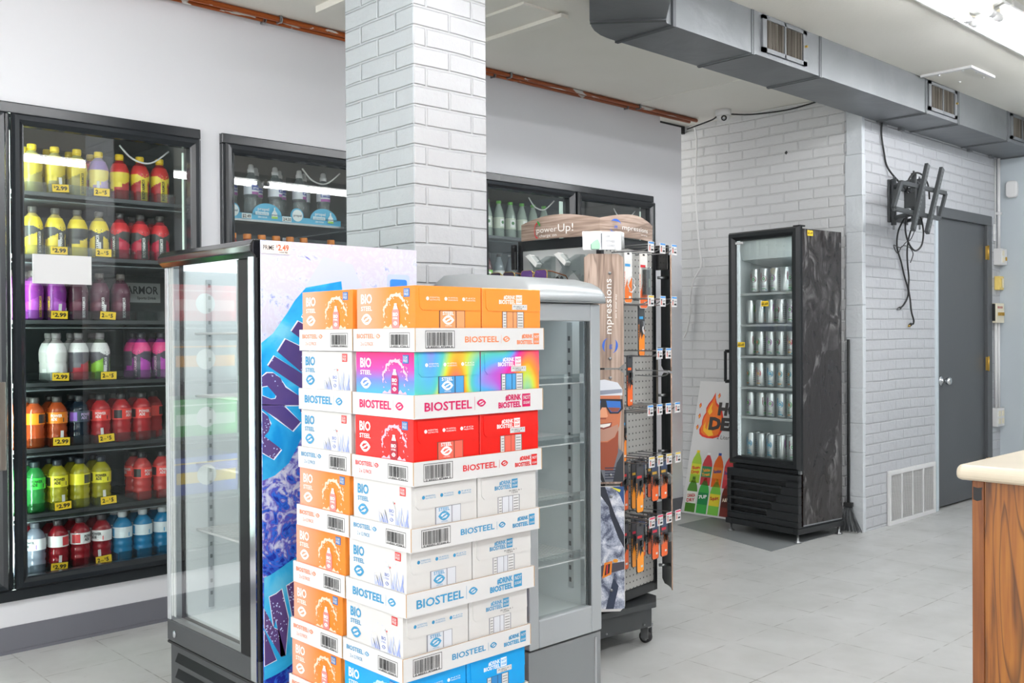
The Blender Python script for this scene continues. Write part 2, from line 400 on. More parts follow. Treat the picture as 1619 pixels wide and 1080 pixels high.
# brick pillar
b = MB(); px0, py0, px1, py1 = 2.056, 2.653, 2.387, 3.067
b.add([(px0, py0, 0), (px1, py0, 0), (px1, py1, 0), (px0, py1, 0), (px0, py0, ZC), (px1, py0, ZC), (px1, py1, ZC), (px0, py1, ZC)],
      [(0, 1, 5, 4), (1, 2, 6, 5), (2, 3, 7, 6), (3, 0, 4, 7)], ['brick_pillar_right', 'brick_pillar_left', 'brick_pillar_right', 'brick_pillar_left'])
struct(b.build('wall_pillar', bev=.006))
# dark floor patch under the black cooler
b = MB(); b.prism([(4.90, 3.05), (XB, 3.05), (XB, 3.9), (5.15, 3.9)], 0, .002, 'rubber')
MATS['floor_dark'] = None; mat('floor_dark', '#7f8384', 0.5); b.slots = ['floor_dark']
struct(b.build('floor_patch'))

# door in the brick wall
d = thing('door_1', 'x', 'door'); del d['category']; del d['label']; d['kind'] = 'structure'
b = MB(); b.box((6.86, YC + .012, .015), (7.70, YC + .05, 2.045), 'door_grey'); lf = b.build('door_leaf', d, bev=.002)
b = MB(); b.box((6.835, YC - .012, 2.045), (7.79, YC + .06, 2.118), 'door_grey'); b.box((7.70, YC - .012, 0), (7.79, YC + .06, 2.045), 'door_grey')
b.build('door_frame', d, bev=.003)
b = MB(); b.box((6.80, YC - .012, 0), (6.835, YC + .06, 2.045), flat('#c6d0d6')); b.box((6.835, YC - .004, 0), (6.86, YC + .06, 2.045), flat('#9fa7ac'))
b.build('door_jamb', d, bev=.003)
kb = MB()
def ylathe(mb, prof, m, c, n=16):       # profile along -y
    vs = []; fs = []
    for r, y in prof:
        for k in range(n): t = 2 * PI * k / n; vs.append((c[0] + r * math.cos(t), c[1] - y, c[2] + r * math.sin(t)))
    fs = [(i * n + k, i * n + (k + 1) % n, (i + 1) * n + (k + 1) % n, (i + 1) * n + k) for i in range(len(prof) - 1) for k in range(n)]
    fs += [tuple(range(n))[::-1], tuple(range((len(prof) - 1) * n, len(prof) * n))]
    mb.add(vs, fs, m, True)
ylathe(kb, [(.036, 0), (.034, .006), (.018, .012), (.012, .02), (.012, .034), (.022, .04), (.028, .052), (.028, .062), (.02, .072), (.004, .075)], 'chrome', (6.925, YC + .012, .90))
kb.box((6.855, YC + .005, .84), (6.875, YC + .014, .95), 'steel'); kb.build('door_knob', lf)
for z in (1.838, 1.002, .24):
    h = MB(); h.box((7.69, YC - .016, z - .05), (7.715, YC - .0, z + .05), 'brass'); h.lathe([(.006, -.055), (.006, .055)], 'brass', (7.703, YC - .018, z), 8); h.build('hinge', d)

# return-air grille low on the brick wall
v = thing('wall_vent', 'white metal return-air grille low in the brick wall beside the grey door', 'vent', (6.08, YC, 0))
b = MB(); W_, H_ = .69, .35
for a, c_, e, f in ((0, 0, W_, .028), (0, H_ - .028, W_, H_), (0, .028, .025, H_ - .028), (W_ - .03, .028, W_, H_ - .028)): b.box((a, -.02, c_), (e, -.002, f), 'white_plastic')
for k in range(1, 4): x = .025 + (W_ - .055) * k / 4; b.box((x - .006, -.018, .028), (x + .006, -.002, H_ - .028), 'white_plastic')
b.build('grille_frame', v, bev=.002)
b = MB(); n_ = 34
for k in range(n_):
    z = .03 + (H_ - .06) * k / n_; b.add([(.025, -.014, z), (W_ - .03, -.014, z), (W_ - .03, -.003, z + .0085), (.025, -.003, z + .0085)], [(0, 1, 2, 3), (3, 2, 1, 0)], 'white_plastic')
for k in range(60):
    x = .03 + (W_ - .06) * k / 60; b.box((x, -.012, .03), (x + .0022, -.008, H_ - .03), 'white_plastic')
b.build('louvres', v)
b = MB(); b.box((.02, -.0025, .02), (W_ - .02, -.0005, H_ - .02), 'black_matte'); b.build('dark_backing', v)

# ---- ceiling duct
ZD = 2.577; YL, YR = 2.935, 2.622
du = thing('air_duct', 'long rectangular grey sheet-metal air duct under the ceiling', 'duct')
xs = [3.445, 4.067, 4.698, 5.954, 6.427, 7.246, 7.96]
for i in range(6):
    b = MB(); b.box((xs[i] + .002, YR, ZD), (xs[i + 1] - .002, YL, ZC if 1 else 0), 'duct_metal')
    b.box((xs[i + 1] - .012, YR - .005, ZD - .006), (xs[i + 1] + .012, YL + .0, ZC - .002), 'duct_metal')
    b.box((xs[i + 1] - .003, YR - .0065, ZD - .008), (xs[i + 1] + .003, YL, ZC - .002), 'duct_seam')
    b.build('duct_section', du)
b = MB(); 
b.prism([(3.445, 2.935), (3.39, 2.933), (3.32, 2.925), (3.25, 2.90), (3.19, 2.865), (3.136, 2.819), (3.345, 2.585), (3.40, 2.618), (3.445, 2.622)], ZD, ZC, 'duct_metal'); b.build('duct_elbow', du)
b = MB(); b.prism([(3.132, 2.822), (2.55, 2.30), (2.77, 2.06), (3.349, 2.582)], ZD - .002, ZC, 'duct_metal')
b.prism([(3.146, 2.832), (3.126, 2.814), (3.339, 2.575), (3.36, 2.593)], ZD - .010, ZC, 'duct_seam'); b.box((3.435, 2.61, ZD - .008), (3.455, 2.94, ZC), 'duct_seam')
b.build('duct_section', du)
for x0, x1 in ((4.139, 4.546), (5.973, 6.385), (7.30, 7.72)):
    b = MB(); y = YR - .012; z0, z1 = 2.60, 2.775
    for a, c_, e, f in ((x0, z0, x1, z0 + .02), (x0, z1 - .018, x1, z1), (x0, z0, x0 + .035, z1), (x1 - .035, z0, x1, z1), ((x0 + x1) / 2 - .006, z0, (x0 + x1) / 2 + .006, z1)):
        b.box((a, y, c_), (e, YR + .002, f), 'duct_metal')
    b.box((x0 + .03, YR - .003, z0 + .015), (x1 - .03, YR + .001, z1 - .015), 'dusty_grille')
    n_ = 26
    for k in range(n_): x = x0 + .037 + (x1 - x0 - .08) * k / n_; b.box((x, y + .003, z0 + .018), (x + .0025, YR, z1 - .016), 'dusty_grille')
    b.box((x1 - .02, y - .012, 2.69), (x1 - .012, y, 2.70), 'brass')
    b.build('register', du)
for x in (6.0, 6.25, 7.35, 7.75):
    b = MB(); b.box((x, YL - .02, ZD - .02), (x + .05, YL + .003, ZD + .002), 'steel'); b.build('hanger_bracket', du)

# ---- copper pipes
for y, z, r, lb in ((4.135, 2.738 - .02, .0115, 'lower bright copper pipe running along the top of the cooler wall'), (4.075, 2.752 - .036, .0125, 'upper brown copper pipe with peeling white paint, nearest the ceiling')):
    p = thing('copper_pipe', lb, 'pipe'); b = MB(); b.tube([(X0, y, z), (0, y, z), (3, y, z), (5.62, y, z)], r, 'copper', 12); b.build('pipe', p)
    for x in (.6, 2.33 if y > 4.1 else 2.38, 3.78 if y > 4.1 else 3.85, 4.95 if y > 4.1 else 5.0):
        c = MB(); c.tube([(x, y + (r + .003) * math.cos(t), z + (r + .003) * math.sin(t)) for t in [PI / 2 + k * PI / 6 for k in range(13)]], .003, 'steel', 6)
        c.box((x - .012, y - .003, z + r), (x + .012, y + .003, ZC2), 'steel'); c.box((x - .014, y - r - .006, z - r - .006), (x - .006, y + r + .006, z + r + .004), 'steel'); c.build('pipe_clamp', p)
p = thing('security_camera', 'small white dome camera on the ceiling in the brick corner', 'camera', (5.54, 3.80, ZC2))
b = MB(); b.lathe([(.052, 0), (.052, -.03), (.046, -.038)][::-1], 'white_plastic', n=24); b.build('mount_ring', p)
b = MB(); b.lathe([(.001, -.082), (.018, -.078), (.034, -.066), (.042, -.05), (.044, -.036)], 'white_plastic', n=24); dm = b.build('dome', p)
b = MB(); f_ = Vector((-.72, -.62, -.3)).normalized(); q = Vector((0, 0, -.048))
b.tube([q + f_ * .02, q + f_ * .042], .019, 'black_gloss', 16); b.tube([q + f_ * .04, q + f_ * .046], .010, 'chrome', 12); b.build('lens', dm)
def cable(name, lb, pts, r, m, k=6):
    b = MB(); b.tube(smooth_path(pts, k), r, m, 8); o = b.build(name); tag(o, lb, 'cable'); return o
cable('ceiling_cable', 'black cable swagging from the dome camera to the duct along the brick wall top', [(5.60, 4.14, 2.665), (5.62, 3.95, 2.70), (5.58, 3.84, 2.715), (5.70, 3.70, 2.708), (5.735, 3.45, 2.70), (5.74, 3.25, 2.715), (5.70, 3.05, 2.722), (5.66, 2.9, 2.74)], .005, 'black_matte')
cable('ceiling_cable', 'pair of white cables running beside the black one below the ceiling', [(5.66, 4.16, 2.69), (5.66, 3.95, 2.712), (5.72, 3.72, 2.718), (5.745, 3.4, 2.725), (5.74, 3.2, 2.712), (5.72, 3.05, 2.705), (5.68, 2.9, 2.73)], .005, 'white_plastic')
cable('hanging_cable', 'long white cable hanging down the left of the back brick wall', [(5.70, 4.155, 2.71), (5.745, 4.165, 2.60), (5.75, 4.18, 2.3), (5.755, 4.17, 2.04), (5.75, 4.15, 1.85), (5.755, 4.14, 1.72), (5.75, 4.20, 1.62), (5.755, 4.235, 1.5), (5.75, 4.235, 1.38), (5.75, 4.262, 1.26), (5.75, 4.29, 1.21)], .0065, 'white_plastic')

# ---- fluorescent fixtures
def fixture(x0, x1, y, lb):
    t = thing('fluorescent_light', lb, 'light', ((x0 + x1) / 2, y, ZC if y < 2.8 else ZC2 - .002), 0, 'ceiling fluorescent lights'); L = (x1 - x0) / 2
    b = MB(); b.prism([(-.135, 0), (-.14, -.034), (-.128, -.036), (-.10, -.012), (-.03, -.036), (.03, -.036), (.10, -.012), (.128, -.036), (.14, -.034), (.135, 0)], -L, L, 'fixture_grey', Fr((0, 0, 0), (0, 1, 0), (0, 0, 1))); b.build('housing', t)  # lowered side wings added to keep tube light off the nearby ceiling
    for s_ in (-.055, .055):
        b = MB(); b.tube([(-L + .045, s_, -.058), (L - .045, s_, -.058)], .019, 'lamp_tube', 12); tu = b.build('lamp_tube', t)
        for e in (-1, 1):
            c = MB(); c.tube([(e * (L - .055), s_, -.058), (e * (L - .012), s_, -.058)], .021, 'white_plastic', 12); c.box((e * (L - .03) - .008, s_ - .012, -.064), (e * (L - .03) + .008, s_ + .012, -.02), 'cream_plastic'); c.build('lamp_holder', t)
rows = [(1.856, 'row nearest the duct'), (-.38, 'row over the middle of the shop')]
rows.append((-2.6, 'unseen added row along the opposite wall')); rows.append((3.25, 'unseen added row by the left cooler'))  # these two unseen rows are added as extra fill light
for y, rn in rows:
    for k, x in enumerate((-2.50, -.055, 2.39, 4.835) if y > -1 and y < 3 else (-3.3,) if y > 3 else (-2.45, 0.0)):
        fixture(x, x + 2.42, y, 'twin-tube ceiling light in the %s, %s' % (rn, ['first', 'second', 'third', 'last'][k]))

# ================================================================ BUILT-IN GLASS-DOOR COOLERS
def ring(mb, x0, z0, x1, z1, wd, y0, y1, m):
    mb.box((x0, y0, z0), (x1, y1, z0 + wd), m); mb.box((x0, y0, z1 - wd), (x1, y1, z1), m)
    mb.box((x0, y0, z0 + wd), (x0 + wd, y1, z1 - wd), m); mb.box((x1 - wd, y0, z0 + wd), (x1, y1, z1 - wd), m)
def profile_ring(mb, x0, z0, x1, z1, wd, y0, dep, m):     # mitred door frame with a rounded section
    prof = [(0, 0), (0, -dep * .6), (wd * .18, -dep), (wd * .55, -dep * .92), (wd * .85, -dep * .5), (wd, -dep * .42), (wd, .02)]
    vs = []
    for o, y in prof: vs += [(x0 + o, y0 + y, z0 + o), (x1 - o, y0 + y, z0 + o), (x1 - o, y0 + y, z1 - o), (x0 + o, y0 + y, z1 - o)]
    fs = [(i * 4 + k, i * 4 + (k + 1) % 4, (i + 1) * 4 + (k + 1) % 4, (i + 1) * 4 + k) for i in range(len(prof) - 1) for k in range(4)]
    mb.add(vs, fs, m)
def price_tag_mesh(kind):
    b = MB(); b.box((-.05, -.003, -.017), (.05, 0, .017), 'clear_plastic'); b.box((-.006, -.001, .017), (.006, .0, .045), 'white_plastic')
    f = Fr((0, -.003, 0), (1, 0, 0), (0, 0, 1))
    x0 = -.036 if kind == 0 else -.018
    b.rect(f, x0, -.016, x0 + .066, .016, 'price_yellow', .0006)
    if kind == 0:
        b.text(f, x0 + .006, .0, .009, '$', 'ink', c=.0012, bold=.03); b.text(f, x0 + .014, -.008, .016, '2.99', 'ink', width=.046, c=.0012, bold=.04)
    else:
        b.text(f, x0 + .006, -.008, .016, '2', 'ink', c=.0012, bold=.04); b.text(f, x0 + .020, -.006, .005, 'FOR', 'ink', width=.012, c=.0012); b.text(f, x0 + .035, .0, .008, '$', 'ink', c=.0012); b.text(f, x0 + .043, -.008, .016, '5', 'ink', c=.0012, bold=.04)
    return b
def cooler(name, label, x0, doors, dw, shelves, tagpos, tagx, empties=()):
    t = thing(name, label, 'cooler'); x1 = x0 + dw * doors; yb = YA + .80
    b = MB(); ring(b, x0 - .0, ZB, x1, ZT, .046, YA - .022, YA + .06, 'frame_black')
    for k in range(1, doors): b.box((x0 + dw * k - .012, YA - .008, ZB + .04), (x0 + dw * k + .012, YA + .06, ZT - .04), 'frame_black')
    b.build('cooler_frame', t, bev=.005)
    b = MB(); e = .02
    b.box((x0 + e, yb, ZB), (x1 - e, yb + .02, ZT), 'liner_dark'); b.box((x0, YA + .05, ZB), (x0 + e, yb, ZT), 'liner_grey'); b.box((x1 - e, YA + .05, ZB), (x1, yb, ZT), 'liner_grey')
    b.box((x0, YA + .05, ZT - .02), (x1, yb, ZT), 'liner_grey'); b.box((x0, YA + .05, ZB), (x1, yb, ZB + .02), 'liner_dark')
    for k in range(doors + 1):
        for yy in (yb - .02,): b.box((x0 + dw * k - .012 + (e if k == 0 else -e if k == doors else 0), yy - .012, ZB), (x0 + dw * k + .012 + (e if k == 0 else -e if k == doors else 0), yy + .01, ZT), 'steel')
    b.build('liner', t)
    for k in range(doors):
        a = x0 + dw * k + .012; c = x0 + dw * (k + 1) - .012
        b = MB(); profile_ring(b, a, ZB + .048, c, ZT - .046, .044, YA - .018, .03, 'frame_black'); dr = b.build('door', t)
        g = MB(); g.add([(a + .043, YA - .012, ZB + .09), (c - .043, YA - .012, ZB + .09), (c - .043, YA - .012, ZT - .088), (a + .043, YA - .012, ZT - .088)], [(0, 1, 2, 3)], 'door_glass'); g.build('door_glass', dr)
        h = MB(); hx = c - .03; h.box((hx - .012, YA - .075, .73), (hx + .012, YA - .05, 1.07), flat('#6b645c', .3)); h.box((hx - .01, YA - .055, .75), (hx + .01, YA - .03, .78), 'steel'); h.box((hx - .01, YA - .055, 1.02), (hx + .01, YA - .03, 1.05), 'steel')
        h.build('door_handle', dr, bev=.003)
        s_ = MB(); s_.box((c - .040, YA + .055, ZB + .1), (c - .012, YA + .062, ZT - .1), 'lit_wall_glow'); s_.build('glow_strip', t)  # faintly glowing panel standing in for the lit interior side wall
        s_ = MB(); s_.box((a + .022, YA + .040, ZB + .1), (a + .040, YA + .055, ZT - .1), 'led_strip' if x0 < 1 else 'led_soft'); s_.build('glow_strip', t)
        s_ = MB(); s_.tube(smooth_path([(a + .46, YA + .068, ZT - .10), (a + .52, YA + .076, ZT - .15), (a + .6, YA + .076, ZT - .16), (a + .68, YA + .070, ZT - .10)], 5), .004, 'white_plastic', 6); s_.build('lamp_cord', t)
        for j, z in enumerate(shelves):
            b = MB(); b.box((a + .012, YA + .065, z - .012), (c - .012, YA + .075, z + .004), 'shelf_wire'); b.box((a + .012, YA + .07, z - .030), (c - .012, YA + .66, z - .026), 'liner_dark')
            for q in range(24): y = YA + .085 + q * .024; b.box((a + .012, y, z - .006), (c - .012, y + .003, z - .003), 'shelf_wire')
            for q in range(9): x = a + .02 + (c - a - .04) * q / 8; b.box((x - .0015, YA + .07, z - .003), (x + .0015, YA + .66, z), 'shelf_wire')
            sh = b.build('shelf', t)
            if k in tagpos:
                f = MB()
                for q in range(8): x = a + .080 + .09 * (q - 1); f.box((x + .004, YA + .072, z + .002), (x + .082, YA + .074, z + .045), 'clear_plastic') if x + .09 < c and x > a else None
                for q in range(9): x = a + .080 + .09 * (q - 1) ; f.box((x - .001, YA + .072, z + .002), (x + .001, YA + .20, z + .04), 'clear_plastic') if a < x < c else None
                f.build('bottle_guide', sh)
                for n_, tx in enumerate(tagx):
                    m_ = price_tag_mesh(n_).build('price_tag', sh); m_.location = (tx + random.uniform(-.015, .015), YA + .066, z + .026); m_.rotation_euler = (random.uniform(-.1, .1), random.uniform(-.06, .06), 0)
    return t
SH1 = [1.83, 1.573, 1.308, 1.052, .785, .52, .27]
cooler('display_cooler', 'black-framed glass-door wall cooler at the left, full of coloured sports drinks', .413, 2, .80, SH1, (1,), (1.43, 1.60))
SH2 = [1.815, 1.50, 1.2, .9, .6, .3]
cooler('display_cooler', 'longer black-framed wall cooler behind the brick pillar, with flavoured water on top', 2.113, 4, .78, SH2, (), ())

# ---- bottles
def mk(*cols): return [flat(c, .3) for c in cols]
def sport_bottle(label, body, cap, shoulder, band, lower, word, wcol):     # tall squared sleeve bottle
    t = thing('drink_bottle', label, 'bottle'); B = plasticbottle('liquid_' + body.lstrip('#') + shoulder.lstrip('#'), body) if ('liquid_' + body.lstrip('#') + shoulder.lstrip('#')) not in MATS else 'liquid_' + body.lstrip('#') + shoulder.lstrip('#')
    b = MB(); prof = [(.033, 0), (.038, .006), (.0385, .03), (.0365, .036), (.0385, .042), (.0385, .075), (.0365, .08), (.039, .088), (.0405, .12), (.038, .14), (.027, .165), (.0160, .178), (.0160, .186)]
    b.lathe(prof, B, n=20); b.build('bottle', t)
    s1, s2, s3 = mk(shoulder, band, lower)
    def mf(th, z):
        a = abs(((th + PI / 2 - PI / 2 + PI) % (2 * PI)) - PI)
        if z > .125 - .018 * max(0, 1 - a * 1.3): return s1
        if a < .38: return s2
        return s2 if z > .100 - .02 * (a - .38) else s3
    b = MB(); e = .0007; zs = [.010, .03, .036, .042, .06, .075, .08, .086, .09, .094, .098, .102, .106, .11, .114, .118, .121, .125, .13, .135, .145, .155, .164]
    def rad(z):
        for (r0, z0), (r1, z1) in zip(prof, prof[1:]):
            if z0 <= z <= z1: return r0 + (r1 - r0) * (z - z0) / max(z1 - z0, 1e-6)
        return .03
    b.lathe([(rad(z) + e, z) for z in zs], s1, n=44, mf=mf, caps=False)
    c = Cy((0, 0, 0), .0395)
    b.text(c, -.0, .016, .012, word, flat(wcol), rot=PI / 2, width=.088, c=.0008, bold=.03)
    b.poly(c, [(-.014, .128), (.014, .128), (.006, .112), (-.006, .112)], flat('#e8e6e0'), .0014); b.poly(c, [(-.011, .126), (.011, .126), (.005, .115), (-.005, .115)], flat(band), .0018)
    c2 = Cy((0, 0, 0), .0395, 2.0); b.rect(c2, -.01, .03, .01, .055, flat('#f2f2f0'), .0012, 3)
    b.build('sleeve_label', t)
    b = MB(); b.lathe([(.0175, .184), (.018, .188), (.018, .203), (.016, .206)], flat(cap, .3), n=18); b.lathe([(.0165, .179), (.0165, .183)], flat(cap, .3), n=14); b.build('cap', t)
    return t
def energy_bottle(label, body, cap, lab, ink, corner, word=True):       # round-shouldered bottle with a waist label
    t = thing('drink_bottle', label, 'bottle'); nm = 'liquid_' + body.lstrip('#'); B = nm if nm in MATS else plasticbottle(nm, body)
    prof = [(.034, 0), (.040, .006), (.0405, .018), (.0375, .024), (.0405, .030), (.0405, .046), (.037, .054), (.0405, .062), (.0405, .078), (.037, .086), (.0408, .094), (.0408, .1), (.0402, .102), (.0402, .14), (.0408, .142), (.039, .152), (.032, .166), (.021, .179), (.0160, .185), (.0160, .19)]
    b = MB(); b.lathe(prof, B, n=20); b.build('bottle', t)
    L, K, Q = mk(lab, ink, corner); b = MB(); b.lathe([(.0412, .098), (.0412, .144)], L, n=28, caps=False)
    c = Cy((0, 0, 0), .0414)
    b.poly(c, [(.006, .103), (.03, .103), (.03, .122)], Q, .0006); b.rect(Cy((0, 0, 0), .0414, -1.35), -.018, .103, .018, .139, Q, .0004, 4)
    b.rect(Cy((0, 0, 0), .0414, 2.2), -.012, .106, .012, .135, flat('#f2f2f0'), .0004, 3)
    if word: b.text(c, -.022, .124, .011, 'POWER', K, width=.044, c=.0012, bold=.035); b.text(c, -.022, .110, .011, 'ADE', K, width=.024, c=.0012, bold=.035)
    b.build('wrap_label', t)
    b = MB(); b.lathe([(.0185, .187), (.019, .19), (.019, .205), (.017, .208)], flat(cap, .3), n=18); b.lathe([(.0175, .182), (.0175, .186)], flat(cap, .3), n=14); b.build('cap', t)
    return t
BA = 'BODYARMOR'
KIND = {
 'yel': ('yellow-capped yellow-sleeved drink bottle', lambda l: sport_bottle(l, '#c9c27a', '#f0cf23', '#e9d55a', '#d8c23c', '#9b9155', BA, '#4a4330')),
 'pur0': ('yellow-capped bottle with a lilac and yellow sleeve', lambda l: sport_bottle(l, '#b8a9c4', '#f0cf23', '#9a83b5', '#e8d878', '#b9a5cc', BA, '#4a4330')),
 'ry': ('yellow-capped bottle with a red and yellow sleeve', lambda l: sport_bottle(l, '#a92b2e', '#f2cc1c', '#cf3330', '#e5cf3a', '#b02a2f', BA, '#2a2a20')),
 'by': ('dark-capped bottle with a yellow-topped grey sleeve', lambda l: sport_bottle(l, '#d8c070', '#55524d', '#efd62b', '#4a4b4a', '#e3c93a', BA, '#eeeeea')),
 'br': ('dark-capped bottle with a red-topped grey sleeve', lambda l: sport_bottle(l, '#b3303f', '#3b3a3a', '#d93138', '#4a4b4a', '#c02846', BA, '#eeeeea')),
 'pp': ('purple sports drink bottle with yellow lettering', lambda l: sport_bottle(l, '#8e3a9a', '#5d5450', '#93389b', '#8a3496', '#a24bb0', BA, '#f0cf3a')),
 'mar': ('dark maroon-sleeved bottle with white lettering', lambda l: sport_bottle(l, '#5b3a46', '#5d5450', '#5e3043', '#5b3344', '#6d3a4b', BA, '#f0f0f0')),
 'wn': ('white-topped bottle with a pale nutrition panel', lambda l: sport_bottle(l, '#a8a0a0', '#8f8a8c', '#ecebea', '#deddda', '#dcdad8', '', '#888888')),
 'zr': ('white-topped grey bottle with a red shield badge', lambda l: sport_bottle(l, '#7a7073', '#8a8588', '#ecebea', '#6a6870', '#b23a45', BA, '#f2f2f2')),
 'zg': ('white-topped grey bottle with a green shield badge', lambda l: sport_bottle(l, '#7a8073', '#8a8588', '#ecebea', '#6a6870', '#8cc53d', BA, '#f2f2f2')),
 'pk': ('dark-capped bottle with a pink and violet sleeve', lambda l: sport_bottle(l, '#a0409a', '#3a3a40', '#e8478c', '#55505c', '#b94fb4', BA, '#e8c0d8')),
 'or': ('orange sports drink bottle with an orange wrap', lambda l: energy_bottle(l, '#c4562a', '#4c4a49', '#f28a1f', '#f7f2ea', '#3a3638')),
 'dk': ('dark blue-black drink bottle with a violet-edged wrap', lambda l: energy_bottle(l, '#22303f', '#3a3c40', '#3e4a58', '#c9b6e0', '#8d62c4')),
 'rd': ('red sports drink bottle with a coral-red wrap', lambda l: energy_bottle(l, '#cf3038', '#3b3a3c', '#f0463f', '#f7eeee', '#2e2c30')),
 'gr': ('green sports drink bottle with a bright green wrap', lambda l: energy_bottle(l, '#35914a', '#2f3b3f', '#43cc4c', '#1d2a20', '#3a4a44')),
 'yl': ('yellow-green sports drink bottle with a yellow wrap', lambda l: energy_bottle(l, '#bdb52e', '#353a44', '#ece23a', '#26261c', '#4a4a3a')),
 'co': ('coral-red drink bottle with a black-edged wrap', lambda l: energy_bottle(l, '#e0514f', '#333236', '#f25048', '#f7eeee', '#2e2c30')),
 'cl': ('clear drink bottle with a white and violet wrap', lambda l: energy_bottle(l, '#8d93a5', '#5a5c66', '#e9e9ee', '#20242c', '#8d62c4')),
 'wr': ('dark red drink bottle with a white wrap', lambda l: energy_bottle(l, '#a01f2b', '#4b4448', '#eeeeee', '#20242c', '#d8454a')),
 'bl': ('bright blue sports drink bottle with a white cap', lambda l: energy_bottle(l, '#1790c8', '#eceef0', '#e3eef4', '#20586e', '#1ea0d6', False)),
}
PRO = {}
def bottle(kind, loc, rz, label, group):
    if kind not in PRO:
        t = KIND[kind][1](label); t.location = loc; t.rotation_euler = (0, 0, rz); t['group'] = group; PRO[kind] = t; return t
    return dup(PRO[kind], loc, rz, label, group)
ROWS = [
 ('top', [(0, 'yel'), (1, 'yel'), (2, 'yel'), (3, 'pur0'), (4, 'ry'), (5, 'ry'), (6, 'ry')], [(0, 'yel'), (1, 'yel'), (2, 'yel'), (3, 'ry')]),
 ('second', [(0, 'by'), (1, 'by'), (2, 'by'), (3, 'by'), (4, 'br'), (5, 'br'), (6, 'br')], [(5, 'br'), (6, 'br')]),
 ('third', [(-1, 'pp'), (0, 'pp'), (1, 'pp'), (2, 'mar'), (3, 'mar'), (4, 'mar')], [(0, 'pp'), (1, 'pp'), (2, 'mar')]),
 ('fourth', [(1, 'wn'), (2, 'zr'), (3, 'zg'), (5, 'pk'), (6, 'pk')], [(1, 'wn'), (2, 'wn'), (3, 'zg'), (5, 'pk'), (6, 'pk')]),
 ('fifth', [(-1, 'or'), (0, 'or'), (1, 'or'), (2, 'dk'), (3, 'rd'), (4, 'rd'), (5, 'rd')], [(0, 'or'), (1, 'or'), (2, 'dk'), (3, 'rd'), (4, 'rd'), (5, 'rd'), (6, 'rd')]),
 ('sixth', [(-1, 'gr'), (0, 'gr'), (1, 'yl'), (2, 'yl'), (3, 'yl'), (5, 'co'), (6, 'co')], [(0, 'gr'), (1, 'yl'), (2, 'yl'), (3, 'yl'), (5, 'co')]),
 ('bottom', [(-1, 'cl'), (0, 'cl'), (1, 'wr'), (2, 'wr'), (3, 'wr'), (4, 'bl'), (5, 'bl'), (6, 'bl')], [(0, 'wr'), (1, 'wr'), (2, 'wr'), (3, 'wr'), (4, 'bl'), (5, 'bl'), (6, 'bl')]),
]
ORD = ['first', 'second', 'third', 'fourth', 'fifth', 'sixth', 'seventh', 'eighth', 'ninth', 'tenth', 'eleventh', 'twelfth']
random.seed(11)
for (rn, front, back), z in zip(ROWS, SH1):
    for rowi, lst in enumerate((front, back)):
        cnt = 0
        for i, k in lst:
            x = 1.35 + .09 * i; y = YA + .135 + .088 * rowi
            rz = random.choice([-.9, -.35, -.1, .15, .4, .6, 1.9]) if rowi == 0 else random.uniform(-3, 3)
            if k == 'yel' and i == 0: rz = 1.4
            where = '%s from left, %s row of the %s shelf' % (ORD[cnt], 'front' if rowi == 0 else 'rear', rn); cnt += 1
            lb = KIND[k][0] + ', ' + where
            ws = lb.split()
            if len(ws) > 16: lb = KIND[k][0].replace(' sports', '').replace(' drink', '') + ', ' + where.replace('row of the ', 'row, ')
            bottle(k, (x, y, z + .001), rz, lb, 'sports drinks in the left wall cooler')
def multipack(x, z, wd, h, c1, c2, lb):
    b = MB(); b.box((x, YA + .10, z + .001), (x + wd, YA + .40, z + h), flat(c1, .35)); f = Fr((x, YA + .0995, z), (1, 0, 0), (0, 0, 1)); b.rect(f, .01, h * .3, wd - .01, h * .6, flat(c2, .35), .0006); b.ell(f, wd * .5, h * .5, h * .28, h * .28, flat('#f2f0ea', .35), .0012)
    b.rect(f, 0, h * .82, wd, h * .86, flat(c2, .35), .0006); tag(b.build('multipack'), lb, 'box', 'multipacks in the left cooler end bay')
for ri, (c1, c2, cn) in enumerate((('#d8c9b8', '#d8902c', 'cream'), ('#d23a3f', '#f2eee8', 'red'), ('#c8323a', '#e8a0a0', 'crimson'), ('#6f7478', '#e8a24a', 'grey'), ('#4fae54', '#dff0d8', 'green'), ('#4a5ab4', '#f0c43a', 'blue'))):
    for k in range(2): multipack(.47 + .35 * k, SH1[ri + (0 if ri < 1 else 1)] if 0 else SH1[ri], .31, .17, c1, c2, '%s drinks multipack, %s of its shelf, in the end bay of the left cooler' % (cn, ['left half', 'right half'][k]))
# cardboard box at the back of the third shelf
b = MB(); b.box((1.78, YA + .32, 1.31), (1.99, YA + .6, 1.52), flat('#3a3d3d', .6)); f = Fr((1.80, YA + .3195, 1.36), (1, 0, 0), (0, 0, 1)); b.rect(f, 0, .04, .17, .13, flat('#9a9c9a'), .001); b.text(f, .01, .08, .035, 'ARMOR', 'ink', width=.15, c=.002); b.text(f, .06, .055, .012, 'Sports Drink', 'ink', width=.09, c=.002)
tag(b.build('carton'), 'dark grey drinks carton at the back of the third shelf, left cooler', 'box')
b = MB(); b.box((0, -.002, 0), (.229, 0, .117), 'card_white'); o = b.build('reflection_card'); o.location = (1.302, YA - .0155, 1.457); tag(o, 'blank white card standing in for a reflection on the left cooler door glass', 'sign')  # white card painted in place of a bright reflection in the door glass

